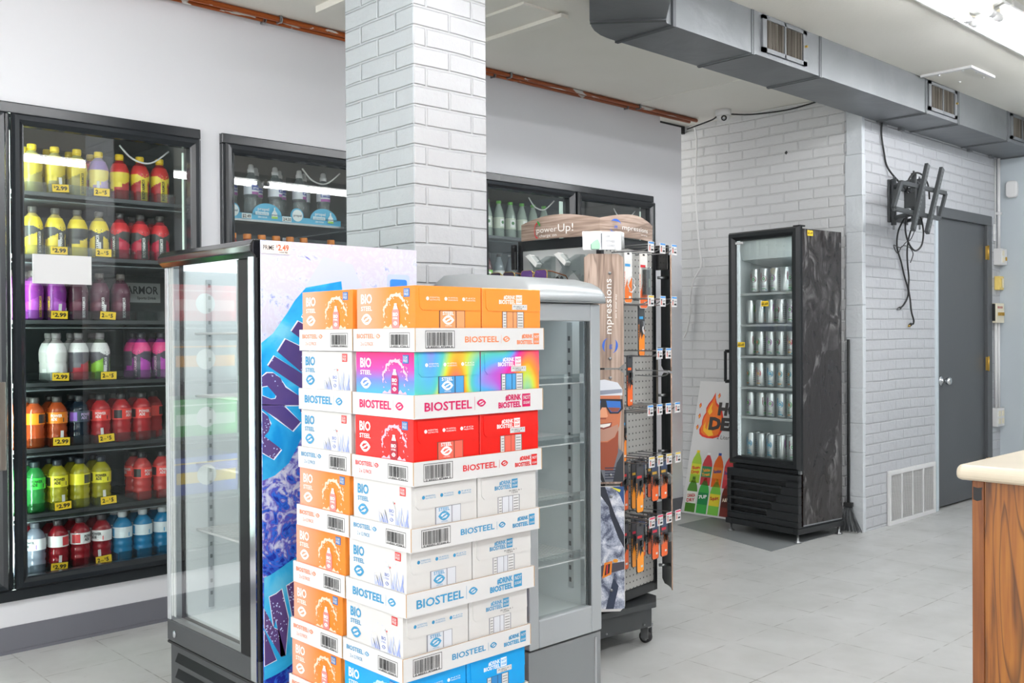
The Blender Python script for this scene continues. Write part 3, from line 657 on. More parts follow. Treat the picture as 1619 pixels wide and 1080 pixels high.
# ---- second cooler contents
def water_bottle(label):
    t = thing('water_bottle', label, 'bottle'); b = MB(); b.lathe([(.030, 0), (.034, .006), (.034, .06), (.031, .08), (.034, .1), (.034, .15), (.028, .18), (.016, .205), (.015, .215)], plasticbottle('water_clear', '#b9c6c8', tr=.8), n=18); b.build('bottle', t)
    b = MB(); b.lathe([(.0346, .105), (.0346, .150)], flat('#e6eaf2', .3), n=24, caps=False); c = Cy((0, 0, 0), .0348)
    b.rect(c, -.03, .105, .03, .118, flat('#b05ab0', .3), .0004, 5); b.rect(c, -.03, .126, .03, .15, flat('#3b4fa8', .3), .0004, 5); b.text(c, -.024, .132, .011, 'propel', flat('#f0f2fa'), width=.046, c=.001, bold=.02); b.build('wrap_label', t)
    b = MB(); b.lathe([(.017, .212), (.0175, .228), (.014, .231), (.013, .246), (.008, .252)], 'white_plastic', n=16); b.build('sports_cap', t)
    return t
wp = None; random.seed(5)
for i, x in enumerate((2.215, 2.275, 2.345, 2.41, 2.475, 2.54, 2.61, 2.68, 2.75)):
    lb = 'clear water bottle with white sport cap, %s from left, second cooler' % ORD[i]
    if wp is None: wp = water_bottle(lb); wp.location = (x, YA + .14, 1.816); wp['group'] = 'flavoured water bottles'
    else: dup(wp, (x, YA + .14 + .075 * (i % 2), 1.816), random.uniform(-1, 1), lb, 'flavoured water bottles')
def sq_bottle(label, body, cap):
    t = thing('drink_bottle', label, 'bottle'); nm = 'liquid_' + body.lstrip('#'); B = nm if nm in MATS else plasticbottle(nm, body)
    b = MB(); b.lathe([(.031, 0), (.037, .006), (.037, .06), (.033, .08), (.037, .1), (.037, .14), (.033, .165), (.020, .2), (.0165, .21)], B, n=18); b.build('bottle', t)
    b = MB(); b.lathe([(.0376, .1), (.0376, .14)], flat('#d9dde0', .4), n=20, caps=False); b.build('wrap_label', t)
    b = MB(); b.lathe([(.019, .208), (.0195, .212), (.0195, .229), (.018, .232)], flat(cap, .3), n=16); b.build('cap', t); return t
for i, (x, c_, nm) in enumerate(((2.25, '#b8423c', 'red'), (2.328, '#b8423c', 'red'), (2.406, '#8b8f88', 'pale grey'), (2.484, '#8b8f88', 'pale grey'), (2.562, '#1f7d8c', 'teal'), (2.640, '#1f7d8c', 'teal'), (2.80, '#d2691e', 'orange'))):
    key = 'sq' + c_; lb = 'orange-capped %s drink bottle, %s from left on the second shelf' % (nm, ORD[i])
    if key not in PRO: PRO[key] = sq_bottle(lb, c_, '#f08a1d'); PRO[key].location = (x, YA + .15, 1.501); PRO[key]['group'] = 'orange-capped drinks in the second cooler'
    else: dup(PRO[key], (x, YA + .15, 1.501), .3, lb, 'orange-capped drinks in the second cooler')
# blue shelf-edge strip with rounded toppers
st = thing('shelf_strip', 'light blue advertising strip with rounded toppers on the second cooler top shelf', 'sign', (0, YA + .0585, 1.80))
b = MB(); f = Fr((0, 0, 0), (1, 0, 0), (0, 0, 1)); CB = flat('#4db4dc', .35); WH = flat('#eef4f4', .4); NV = flat('#2d4a63')
b.box((2.165, 0, -.006), (2.80, .003, .022), CB); b.box((2.165, -.001, -.016), (2.82, .004, -.006), 'steel')
for x in (2.385, 2.70):
    b.prism([(x + .078 * math.cos(t), .018 + .058 * math.sin(t)) for t in (PI * k / 16 for k in range(17))], -.003, 0, CB, f)
    g = Fr((x - .06, -.0, .0), (1, 0, 0), (0, 0, 1)); b.text(g, .008, .040, .014, 'propel', WH, width=.06, c=.004); b.rect(g, -.004, .018, .066, .033, WH, .004); b.text(g, .002, .021, .008, 'ELECTROLYTES', CB, width=.058, c=.005); b.text(g, .008, .004, .007, 'ZERO SUGAR', WH, width=.05, c=.004)
    b.poly(g, [(.08, .005), (.115, .005), (.112, .03), (.101, .045), (.101, .058), (.094, .058), (.094, .045), (.083, .03)], WH, .004); b.rect(g, .082, .005, .114, .015, flat('#a8dc5a'), .005); b.text(g, .083, .02, .007, 'propel', NV, width=.028, c=.005)
for x in (2.206, 2.548):
    b.prism([(x + .036 * math.cos(t), .030 + .036 * math.sin(t)) for t in (2 * PI * k / 20 for k in range(20))], -.003, .001, CB, f); b.ell(f, x, .030, .029, .029, WH, .0045, 20); b.text(f, x, .025, .011, 'propel', NV, 'c', width=.045, c=.0055)
for x, tx in ((2.254, '$2.49'), (2.468, '2/4.50')): b.rect(f, x - .004, -.004, x + .046, .020, WH, .004); b.text(f, x, .0, .015, tx, 'ink', width=.042, c=.005)
b.build('printed_strip', st)

# ---- contents behind the pillar, to the right
SH = {'#9fc3a0': 0}
def simple_bottle(label, body, cap, lab):
    t = thing('drink_bottle', label, 'bottle'); nm = 'liquid_' + body.lstrip('#'); B = nm if nm in MATS else plasticbottle(nm, body)
    b = MB(); b.lathe([(.028, 0), (.033, .005), (.033, .13), (.024, .165), (.014, .195), (.0135, .205)], B, n=16); b.build('bottle', t)
    b = MB(); b.lathe([(.0336, .055), (.0336, .12)], flat(lab, .4), n=20, caps=False); c = Cy((0, 0, 0), .0338, -.4); b.rect(c, -.016, .065, .016, .11, flat('#f0f0ec'), .0004, 3); b.ell(c, 0, .09, .010, .010, flat('#3c7a3e'), .001, 10); b.build('wrap_label', t)
    b = MB(); b.lathe([(.015, .202), (.0155, .206), (.0155, .220)], flat(cap, .3), n=14); b.build('cap', t); return t
R3 = [(1.815, [('#b9c9bb', '#5fb03e', '#cfd8c4')] * 6, 'green-capped water bottle'), (1.50, [('#6f2f34', '#2c2c2c', '#7ec23e'), ('#8f9aa0', '#3a3a3a', '#e6e2de'), ('#56606a', '#3a3a3a', '#3c5a4c'), ('#384a66', '#3a3a3a', '#2c4f86'), ('#8d5a3a', '#e8e4da', '#d9d2c4'), ('#8d5a3a', '#e8e4da', '#d9d2c4')], 'juice bottle'), (1.2, [('#8a6238', '#dfe8df', '#4a4aa0')] * 6, 'amber bottle with a blue-violet label')]
for ri, (z, ks, nm) in enumerate(R3):
    for i in range(6):
        x = 3.86 + .095 * i; kk = ks[i]; key = 'r' + kk[0] + kk[2]; lb = '%s, %s from left, %s shelf, behind the accessory rack' % (nm, ORD[i], ['top', 'second', 'third'][ri])
        if key not in PRO: PRO[key] = simple_bottle(lb, *kk); PRO[key].location = (x, YA + .13, z + .001); PRO[key]['group'] = 'drinks in the far wall cooler'
        else: dup(PRO[key], (x, YA + .13, z + .001), random.uniform(-.5, .5), lb, 'drinks in the far wall cooler')
b = MB(); b.prism([(.03 * math.cos(t), .022 * math.sin(t)) for t in (2 * PI * k / 20 for k in range(20))], 0, .002, 'price_yellow', Fr((0, 0, 0), (1, 0, 0), (0, 0, 1))); b.text(Fr((0, -.002, 0), (1, 0, 0), (0, 0, 1)), -.004, -.009, .018, '69', 'ink', 'c', c=.001); b.text(Fr((0, -.002, 0), (1, 0, 0), (0, 0, 1)), .012, .002, .009, '¢', 'ink', c=.001)
o = b.build('price_sticker'); o.location = (4.20, YA - .014, 1.70); tag(o, 'round yellow 69 cent sticker on the far cooler door glass', 'sticker')

# ================================================================ ICE-PRINT COOLER
def icef(t, b):
    tc = t.n.new('ShaderNodeTexCoord'); v = tc.outputs['Object']; sp = t.n.new('ShaderNodeSeparateXYZ'); t.link(v, sp.inputs[0])
    n = t.noise(v, 9, 9, dist=1.8); n2 = t.noise(v, 4.0, 4, dist=1.0); n3 = t.noise(v, 22, 8, dist=2.5)
    up = t.math('MULTIPLY', t.math('SUBTRACT', sp.outputs[2], 0.95), 0.26)
    f = t.math('ADD', t.math('ADD', t.math('MULTIPLY', n, 0.55), t.math('MULTIPLY', n3, 0.55)), up)
    hot = t.ramp(f, [(0.36, hexc('#1b2f9e')), (0.43, hexc('#2d6fdc')), (0.48, hexc('#5a4fb4')), (0.54, hexc('#a9b4e0')), (0.60, hexc('#cfd4e6')), (0.70, hexc('#c9c8dc')), (0.80, hexc('#ced2de'))])
    t.link(hot, b.inputs['Base Color'])
mat('ice_print', '#dfe6ff', 0.15, coat=0.3, fn=icef)
def cyanf(t, b):
    n = t.noise(t.coord(), 7, 5, dist=0.8); t.link(t.ramp(n, [(0.35, hexc('#1191d8')), (0.55, hexc('#33b6ec')), (0.7, hexc('#7ad4f2'))]), b.inputs['Base Color'])
mat('cyan_print', '#2bb5ec', 0.15, coat=0.3, fn=cyanf)
def plumf(t, b):
    v = t.coord(); n = t.noise(v, 5, 3); vo = t.node('ShaderNodeTexVoronoi', i_Scale=120.0); t.link(v, vo.inputs['Vector'])
    f = t.math('MULTIPLY', t.math('LESS_THAN', vo.outputs['Distance'], 0.28), t.math('GREATER_THAN', n, 0.5))
    t.link(t.mix(f, t.mix(n, hexc('#1c2b8a'), hexc('#7a5a78')), hexc('#b9c4ee')), b.inputs['Base Color'])
mat('plum_print', '#4a3f7a', 0.15, coat=0.3, fn=plumf)
PRICE_ART = dict(
 BLUE=[(-0.001, 1.222), (0.035, 1.248), (0.08, 1.305), (0.105, 1.341), (0.141, 1.378), (0.26, 1.40), (0.30, 1.087), (0.134, 0.974), (0.111, 0.931), (0.082, 0.884), (0.038, 0.854), (-0.0, 0.844)],
 LET=[[(0.127, 1.297), (0.141, 1.313), (0.196, 1.34), (0.216, 1.25)], [(0.093, 1.253), (0.115, 1.282), (0.196, 1.245), (0.215, 1.17)], [(0.049, 1.197), (0.074, 1.232), (0.195, 1.178), (0.195, 1.083)], [(0.019, 1.158), (0.039, 1.185), (0.175, 1.106), (0.174, 1.06)],
 [(0.0, 1.129), (0.016, 1.139), (0.036, 1.138), (0.057, 1.124), (0.073, 1.097), (0.119, 1.07), (0.135, 1.059), (0.134, 1.029), (0.12, 1.025), (0.119, 1.045), (0.064, 1.048), (0.0, 1.054)], [(0.0, 1.051), (0.064, 1.048), (0.12, 0.998), (0.094, 0.974), (0.045, 1.012), (-0.0, 1.041)], [(-0.0, 1.033), (0.018, 1.02), (0.026, 0.996), (0.019, 0.977), (0.006, 0.966), (0.058, 0.926), (0.033, 0.9), (-0.0, 0.921)]],
 HOLE=[(0.001, 1.1), (0.018, 1.102), (0.042, 1.076), (0.039, 1.069), (0.026, 1.068), (0.001, 1.079)],
 BLUE2=[(0.002, 0.576), (0.022, 0.581), (0.049, 0.592), (0.086, 0.61), (0.16, 0.64), (0.16, 0.342), (0.093, 0.322), (0.065, 0.309), (0.038, 0.301), (0.0, 0.294)],
 LET2=[[(0.018, 0.52), (0.039, 0.525), (0.056, 0.535), (0.077, 0.448), (0.066, 0.35), (0.051, 0.348), (0.047, 0.405), (0.037, 0.456), (0.031, 0.433)], [(0.002, 0.491), (0.031, 0.433), (0.047, 0.421), (0.066, 0.35), (0.052, 0.348), (0.002, 0.437)], [(0.072, 0.541), (0.13, 0.564), (0.12, 0.445), (0.091, 0.445)], [(0.002, 0.431), (0.038, 0.342), (0.002, 0.333)]])
def grow(pts, d):
    cx_ = sum(p[0] for p in pts) / len(pts); cy_ = sum(p[1] for p in pts) / len(pts)
    return [(max(0, x + d * (1 if x > cx_ else -1)), y + d * (1 if y > cy_ else -1)) for x, y in pts]
pc = thing('printed_cooler', 'tall glass-door cooler with blue ice artwork on its side, behind the stacked drink cases', 'cooler', (1.354, 2.438, 0))
D_, W_, H_ = .538, .612, 1.505
b = MB()
b.box((.045, 0, .27), (D_, .03, H_), 'charcoal'); b.box((.045, W_ - .03, .27), (D_, W_, H_), 'black_satin'); b.box((D_ - .03, .03, .27), (D_, W_ - .03, H_), 'black_satin')
b.box((.045, .03, H_ - .04), (D_ - .03, W_ - .03, H_), 'black_satin'); b.box((.045, .03, .27), (D_ - .03, W_ - .03, .34), 'black_satin'); pcb = b.build('cabinet', pc, bev=.003)
b = MB(); i0, i1 = .031, W_ - .031
b.box((.05, i0, .341), (D_ - .031, i0 + .012, H_ - .041), 'liner_white'); b.box((.05, i1 - .012, .341), (D_ - .031, i1, H_ - .041), 'liner_white'); b.box((D_ - .05, i0, .341), (D_ - .031, i1, H_ - .041), 'liner_white')
b.box((.05, i0, .341), (D_ - .031, i1, .35), 'liner_white'); b.box((.05, i0, H_ - .055), (D_ - .031, i1, H_ - .041), 'led_panel')
for y in (i0 + .013, i1 - .017):
    for x in (.12, .42):
        b.box((x, y, .36), (x + .018, y + .004, H_ - .08), 'silver')
        for k in range(26): b.box((x + .005, y + (.004 if y < .3 else -.001), .40 + .04 * k), (x + .013, y + (.005 if y < .3 else 0), .412 + .04 * k), 'liner_grey')
b.build('liner', pc)
for z in (.62, .83, 1.05, 1.25):
    b = MB(); b.tube([(.08, i0 + .02, z), (.08, i1 - .02, z)], .004, 'white_plastic'); b.tube([(D_ - .06, i0 + .02, z), (D_ - .06, i1 - .02, z)], .003, 'white_plastic')
    for k in range(22): y = i0 + .025 + (i1 - i0 - .05) * k / 21; b.tube([(.08, y, z + .002), (D_ - .06, y, z + .002)], .0016, 'white_plastic', 5)
    b.build('wire_shelf', pc)
f = Fr((0, 0, 0), (1, 0, 0), (0, 0, 1)); b = MB(); b.box((.0, -.004, .27), (D_, -.0005, H_), 'ice_print')
f = Fr((0, -.004, 0), (1, 0, 0), (0, 0, 1)); WL = flat('#eef4ff', .2); A_ = PRICE_ART
b.poly(f, A_['BLUE'], 'cyan_print', .0004)
for L_ in A_['LET']: b.poly(f, grow(L_, .003), WL, .0007); b.poly(f, L_, 'plum_print', .001)
b.poly(f, grow(A_['HOLE'], .002), WL, .0013); b.poly(f, A_['HOLE'], 'cyan_print', .0016)
b.poly(f, A_['BLUE2'], 'cyan_print', .0004)
for L_ in A_['LET2']: b.poly(f, grow(L_, .002), WL, .0007); b.poly(f, L_, 'plum_print', .001)
b.poly(f, rrect(.425, 1.36, .51, 1.427, .01), flat('#b5c6e8', .2), .0004); b.poly(f, rrect(.435, 1.35, .50, 1.412, .008), flat('#3a86e8', .2), .0007)
b.poly(f, [(.14, 1.38), (.2, 1.47), (.3, 1.45), (.34, 1.37)], flat('#c3cde2', .2), .0002)
b.build('side_graphic', pc)
b = MB(); b.rect(f, 0, 1.469, .091, 1.500, flat('#f2ece6'), .0016); b.text(f, .006, 1.479, .013, 'PRIME', 'ink', width=.034, c=.002, bold=.01); b.text(f, .046, 1.487, .007, '$', flat('#e8613c'), c=.002); b.text(f, .052, 1.479, .016, '2.49', flat('#e8613c'), width=.034, c=.002, bold=.03); b.text(f, .056, 1.472, .004, 'SUGAR FREE', 'ink', width=.026, c=.002)
b.build('price_label', pc)
# door (front faces -x)
b = MB(); y0, y1 = .565, .594
for a, c_, e, g in ((.035, .275, .575, .338), (.575, .338, W_, 1.455), (.0, .275, .035, 1.455)): pass
b.box((0, .018, .338), (.04, .128, H_ - .045), 'post_black'); b.box((0, .588, .338), (.04, W_, H_ - .045), 'silver'); b.box((-.0, .018, .272), (.04, W_, .338), 'charcoal')
pts = [(0.04, H_ - .045), (-.004, H_ - .045), (-.022, H_ - .03), (-.022, H_ - .012), (-.008, H_ + .004), (.04, H_ + .004)]
b.prism([(-p[0], p[1]) for p in pts], .018, W_, 'black_gloss', Fr((0, 0, 0), (-1, 0, 0), (0, 0, 1))); dr = b.build('door', pc, bev=.003)
b = MB(); b.box((-.006, .026, .28), (-.0005, .058, H_ - .03), 'chrome'); b.build('chrome_trim', dr)
b = MB(); b.box((.004, .129, .339), (.016, .587, .352), 'steel'); b.box((.004, .129, .352), (.016, .14, H_ - .046), 'steel'); b.box((.004, .577, .352), (.016, .587, H_ - .046), 'white_plastic'); b.box((.004, .56, .352), (.008, .57, H_ - .046), 'white_plastic'); b.build('inner_frame', dr)
b = MB(); b.add([(.002, .587, .339), (.002, .129, .339), (.002, .129, H_ - .046), (.002, .587, H_ - .046)], [(0, 1, 2, 3)], 'door_glass_shiny'); b.build('door_glass', dr)
b = MB(); c_ = (-.001, .552, .301); vs = [(c_[0] - q, c_[1] + r * math.cos(t), c_[2] + r * math.sin(t)) for r, q in ((.011, 0), (.011, .004), (.004, .006)) for t in (2 * PI * k / 16 for k in range(16))]
b.add(vs, [(i * 16 + k, i * 16 + (k + 1) % 16, (i + 1) * 16 + (k + 1) % 16, (i + 1) * 16 + k) for i in range(2) for k in range(16)] + [tuple(range(32, 48))], 'chrome'); b.build('lock', dr)
b = MB(); b.box((.012, .0, .03), (D_, W_, .262), 'charcoal'); b.box((.0, .0, .262), (D_, W_, .2698), 'black_matte')
for k in range(4): z = .06 + .05 * k; b.add([(-.0, .05, z), (-.0, .56, z), (.012, .56, z + .03), (.012, .05, z + .03)], [(0, 1, 2, 3), (3, 2, 1, 0)], 'black_satin')
b.box((-.006, .0, .262), (.03, .05, .274), 'steel'); bs = b.build('base_grille', pc, bev=.002)
for x in (.06, D_ - .06):
    for y in (.06, W_ - .06): b = MB(); b.lathe([(.02, 0), (.02, .008), (.01, .012), (.01, .031)], 'steel', (x, y, 0), 12); b.build('foot', pc)
b = MB(); b.box((1.40, 2.60, 1.5095), (1.50, 2.78, 1.517), 'white_plastic'); o = b.build('flat_box'); tag(o, 'thin white and black box lying on top of the ice-print cooler', 'box')

# ================================================================ STACKED DRINK CASES
def gradf(kind):
    def fn(t, b):
        tc = t.n.new('ShaderNodeTexCoord'); sp = t.n.new('ShaderNodeSeparateXYZ'); t.link(tc.outputs['Object'], sp.inputs[0])
        if kind == 'orange':
            f = t.math('MULTIPLY', t.math('SUBTRACT', sp.outputs[1], 0.10), 9.0)
            t.link(t.mix(t.node_clamp(f) if 0 else f, hexc('#f58220'), hexc('#f7a183')), b.inputs['Base Color'])
        elif kind == 'magenta':
            f = t.math('DIVIDE', t.math('SUBTRACT', sp.outputs[2], 0.05), 0.105)
            t.link(t.ramp(f, [(0.0, hexc('#3fb4e4')), (0.35, hexc('#6a7fd0')), (0.6, hexc('#c03fa6')), (1.0, hexc('#e5156e'))]), b.inputs['Base Color'])
        else:
            n = t.noise(tc.outputs['Object'], 4.5, 1, dist=0.3); f = t.math('FRACT', t.math('MULTIPLY', n, 3.2))
            t.link(t.ramp(f, [(0, hexc('#e8299a')), (.17, hexc('#f5556a')), (.33, hexc('#f59a2a')), (.45, hexc('#c8dc4a')), (.6, hexc('#55c8c0')), (.75, hexc('#5aa8ea')), (.88, hexc('#b85fd0')), (1, hexc('#e8299a'))]), b.inputs['Base Color'])
    return fn
mat('carton_orange', '#f58220', 0.3, fn=gradf('orange')); mat('carton_magenta', '#e5156e', 0.25, fn=gradf('magenta')); mat('carton_rainbow', '#e8299a', 0.25, fn=gradf('rainbow'))
mat('carton_orange_side', '#f7953a', 0.3); mat('carton_red', '#e3231f', 0.25); mat('carton_white', '#d6d5d3', 0.4); mat('carton_blue', '#0a9fe6', 0.3)
PAL = {  # front material, long-side material, print colour on the carton, print colour on the tray, window colour
 'orange': ('carton_orange', 'carton_orange_side', '#fdf6ee', '#f08a5a', '#f3a06a'),
 'rainbow': ('carton_magenta', 'carton_rainbow', '#fdf2fa', '#d0105e', '#4f9fd8'),
 'red': ('carton_red', 'carton_red', '#fdf2f0', '#dc2a2a', '#f06a5a'),
 'white': ('carton_white', 'carton_white', '#3b94c2', '#3b94c2', '#d8dbe2'),
 'blue': ('carton_blue', 'carton_blue', '#f2f9fd', '#2b8fc4', '#2f86c8')}
def eye_logo(b, fr, a, z, s, m, bgm, c=.0006):
    up = [(a - s + 2 * s * k / 10, z + .62 * s * math.sin(PI * k / 10) ** .8) for k in range(11)]; lo = [(a + s - 2 * s * k / 10, z - .62 * s * math.sin(PI * k / 10) ** .8) for k in range(1, 10)]
    b.poly(fr, up + lo, m, c)
    b.poly(fr, [(a - .62 * s, z + .02 * s), (a - .3 * s, z + .3 * s), (a + .45 * s, z + .34 * s), (a + .1 * s, z + .16 * s), (a - .25 * s, z + .02 * s), (a - .3 * s, z - .1 * s)], bgm, c + .0003)
    b.poly(fr, [(a + .62 * s, z - .02 * s), (a + .3 * s, z - .3 * s), (a - .45 * s, z - .34 * s), (a - .1 * s, z - .16 * s), (a + .25 * s, z - .02 * s), (a + .3 * s, z + .1 * s)], bgm, c + .0003)
def barcode(b, fr, a, z, wd, h):
    for r in ((a, z, a + wd, z + .0012), (a, z + h, a + wd, z + h + .0012), (a, z, a + .0012, z + h), (a + wd - .0012, z, a + wd, z + h + .001)): b.rect(fr, *r, 'ink', .0006)
    x = a + .005; rnd = random.Random(int(a * 1000) + 5)
    while x < a + wd - .007:
        q = rnd.choice([.0008, .0012, .002]); b.rect(fr, x, z + .006, x + q, z + h - .003, 'ink', .0006); x += q + rnd.choice([.0008, .0012, .0016])
    b.text(fr, a + .006, z + .0015, .0035, '0 60251 47266 0', 'ink', width=wd - .012, c=.0006)
def carton(par, x0, x1, pal, second, D):
    fm, sm, ink, _, win = PAL[pal]; I = flat(ink, .4); Wn = flat(win, .3); z0, z1 = .0035, .1535; y0, y1 = .006, .006 + D
    b = MB(); b.add([(x0, y0, z0), (x1, y0, z0), (x1, y1, z0), (x0, y1, z0), (x0, y0, z1), (x1, y0, z1), (x1, y1, z1), (x0, y1, z1)],
                    [(0, 3, 2, 1), (4, 5, 6, 7), (0, 1, 5, 4), (1, 2, 6, 5), (2, 3, 7, 6), (3, 0, 4, 7)], [sm, sm, sm, sm, sm, fm])
    if x0 < .1:
        f = Fr((x0, y1, 0), (0, -1, 0), (0, 0, 1))
        b.text(f, .018, .117, .022, 'BIO', I, width=.046, c=.0008, bold=.03); b.text(f, .018, .099, .0105, 'STEEL', I, width=.046, c=.0008, bold=.02); eye_logo(b, f, .041, .078, .022, I, fm, .0008)
        SB = flat('#1c6fb8' if pal != 'white' else '#d9302f'); b.rect(f, .19, .128, .213, .148, SB, .0008); b.text(f, .193, .139, .0065, 'SUGAR', 'card_white', width=.017, c=.0014); b.text(f, .193, .131, .0065, 'FREE', 'card_white', width=.017, c=.0014)
        SPL = flat('#fbd3bd' if pal == 'orange' else '#f6b9c8' if pal in ('rainbow', 'red') else '#b9c3e6' if pal == 'white' else '#bfe6fa', .35); rnd = random.Random(4)
        if pal != 'white':     # arching splash
            P_ = []; Q_ = []
            for k in range(30):
                t = PI * (1.0 - .95 * k / 29); r = .046 + rnd.uniform(-.002, .005); q = r - rnd.uniform(.0005, .006); P_.append((.158 + r * 1.05 * math.cos(t), .082 + r * 1.15 * math.sin(t))); Q_.append((.158 + q * math.cos(t), .080 + q * 1.1 * math.sin(t)))
            b.poly(f, P_ + Q_[::-1], SPL, .0007)
            for k in range(44):
                t = rnd.uniform(-.3, PI + .3); r = rnd.uniform(.034, .060); a_ = .158 + r * math.cos(t); z_ = max(.06, .082 + r * math.sin(t))
                if .11 < a_ < .226 and z_ < .15: b.ell(f, a_, z_, rnd.uniform(.0008, .0026), rnd.uniform(.0008, .002), SPL, .0008, 7)
            b.poly(f, [(.108, .056), (.118, .062), (.13, .058), (.14, .066), (.145, .056)], SPL, .0007); b.poly(f, [(.17, .056), (.18, .066), (.19, .058), (.2, .062), (.205, .056)], SPL, .0007)
        else:                  # upright shards of splash
            for k in range(26):
                a_ = rnd.uniform(.105, .222); h_ = rnd.uniform(.01, .05) * (1.0 if a_ > .15 else .8); q = rnd.uniform(-.012, .012); b.poly(f, [(a_ - .0025, .057), (a_ + .003, .057), (a_ + .002 + q, .057 + h_ * .7), (a_ + q, .057 + h_)], SPL if k % 3 else flat('#8f9ed4', .35), .0006 + k * .00002)
            for k in range(20): b.ell(f, rnd.uniform(.105, .225), rnd.uniform(.07, .12), .001, .0013, SPL, .0008, 6)
        BT = flat({'orange': '#dd8a86', 'rainbow': '#b4125e', 'red': '#a8182c', 'white': '#e2e5f0', 'blue': '#1560a0'}[pal], .3); TX = flat('#ffffff' if pal != 'white' else '#7a86b8', .4)
        b.poly(f, [(.145, .056), (.173, .056), (.173, .094), (.168, .102), (.150, .102), (.145, .094)], BT, .0012); b.poly(f, [(.150, .100), (.168, .100), (.165, .108), (.153, .108)], flat('#e9edf2', .3), .0014); b.rect(f, .154, .107, .164, .114, flat('#e9edf2', .3), .0014)
        b.text(f, .149, .084, .008, 'BIO', TX, width=.019, c=.0016, bold=.03); b.text(f, .149, .077, .004, 'STEEL', TX, width=.019, c=.0016); eye_logo(b, f, .1585, .067, .008, TX, BT, .0016)
        if pal == 'white': b.rect(f, .169, .105, .1725, .109, flat('#d9302f'), .0012)
    o = b.build('carton', par, bev=.0012, seg=1)
    # long side: flap, window
    b = MB(); f = Fr((x0, y0, 0), (1, 0, 0), (0, 0, 1)); wd = x1 - x0
    b.prism([(.010, .149), (.012, .105), (.020, .097), (wd - .006, .097), (wd - .002, .102), (wd - .004, .152)], 0, .0022, sm, f)
    o2 = 0.0028
    if not second:
        for k, (tt) in enumerate(('ESSENTIAL ELECTROLYTES', 'NO ARTIFICIAL INGREDIENTS', 'NO PRESERVATIVES')):
            a_ = .034 + .055 * k; b.ell(f, a_, .124, .0045, .0045, I, o2, 12)
            ws_ = tt.split(' ', 1) if k != 1 else ['NO ARTIFICIAL', 'INGREDIENTS']
            b.text(f, a_ + .007, .125, .0034, ws_[0], I, width=.03, c=o2, bold=0); b.text(f, a_ + .007, .1195, .0034, ws_[1], I, width=.03, c=o2, bold=0)
    else:
        b.text(f, .070, .127, .0095, '#DRINK', I, width=.040, c=o2, bold=.03); b.text(f, .054, .1155, .0095, 'BIOSTEEL', I, width=.056, c=o2, bold=.03); b.rect(f, .112, .115, .133, .138, I, o2)
        b.text(f, .114, .128, .006, 'NOT', sm, width=.017, c=o2 + .0004, slant=.2); b.text(f, .114, .119, .006, 'SUGAR', sm, width=.017, c=o2 + .0004, slant=.2)
        if pal != 'white': b.rect(f, .098, .101, .150, .114, 'card_white', o2 + .0006)
        b.text(f, .103, .107, .004, 'M 0821-A 1', 'ink', width=.042, c=o2 + .001, bold=0); b.text(f, .112, .102, .004, '12:04', 'ink', width=.02, c=o2 + .001, bold=0)
    b.build('flap', o)
    b = MB(); a0, a1 = (.070, .150) if not second else (.066, .142)
    b.rect(f, a0, .056, a1, .0965, flat('#7a4a3a' if pal in ('orange', 'red') else '#8d9099' if pal == 'white' else '#3c4f6a'), .0004)
    n_ = 2
    if not second:
        b.rect(f, a0 + .003, .056, a0 + .050, .0955, Wn, .0010); b.rect(f, a0 + .053, .056, a1 - .002, .0955, Wn, .0008)
        TX = flat('#ffffff' if pal != 'white' else '#4a9cc6'); b.text(f, a0 + .010, .086, .008, 'STEEL', TX, width=.034, c=.0016); eye_logo(b, f, a0 + .027, .074, .018, TX, Wn, .0016); b.text(f, a0 + .018, .059, .003, 'SPORTS DRINK', TX, width=.02, c=.0016, bold=0)
    else:
        b.rect(f, a0 + .002, .056, a0 + .014, .0955, 'card_white', .0010); b.rect(f, a0 + .016, .056, a0 + .036, .0955, Wn, .0012); b.rect(f, a0 + .038, .056, a0 + .050, .0955, Wn, .0010); b.rect(f, a0 + .052, .056, a1 - .003, .0955, 'card_white', .0010)
        for q in (.060, .067, .074, .081, .088): b.rect(f, a0 + .004, q, a0 + .012, q + .0012, 'ink', .0016); b.rect(f, a0 + .054, q, a1 - .006, q + .0012, 'ink', .0016)
    b.build('bottle_window', o); return o
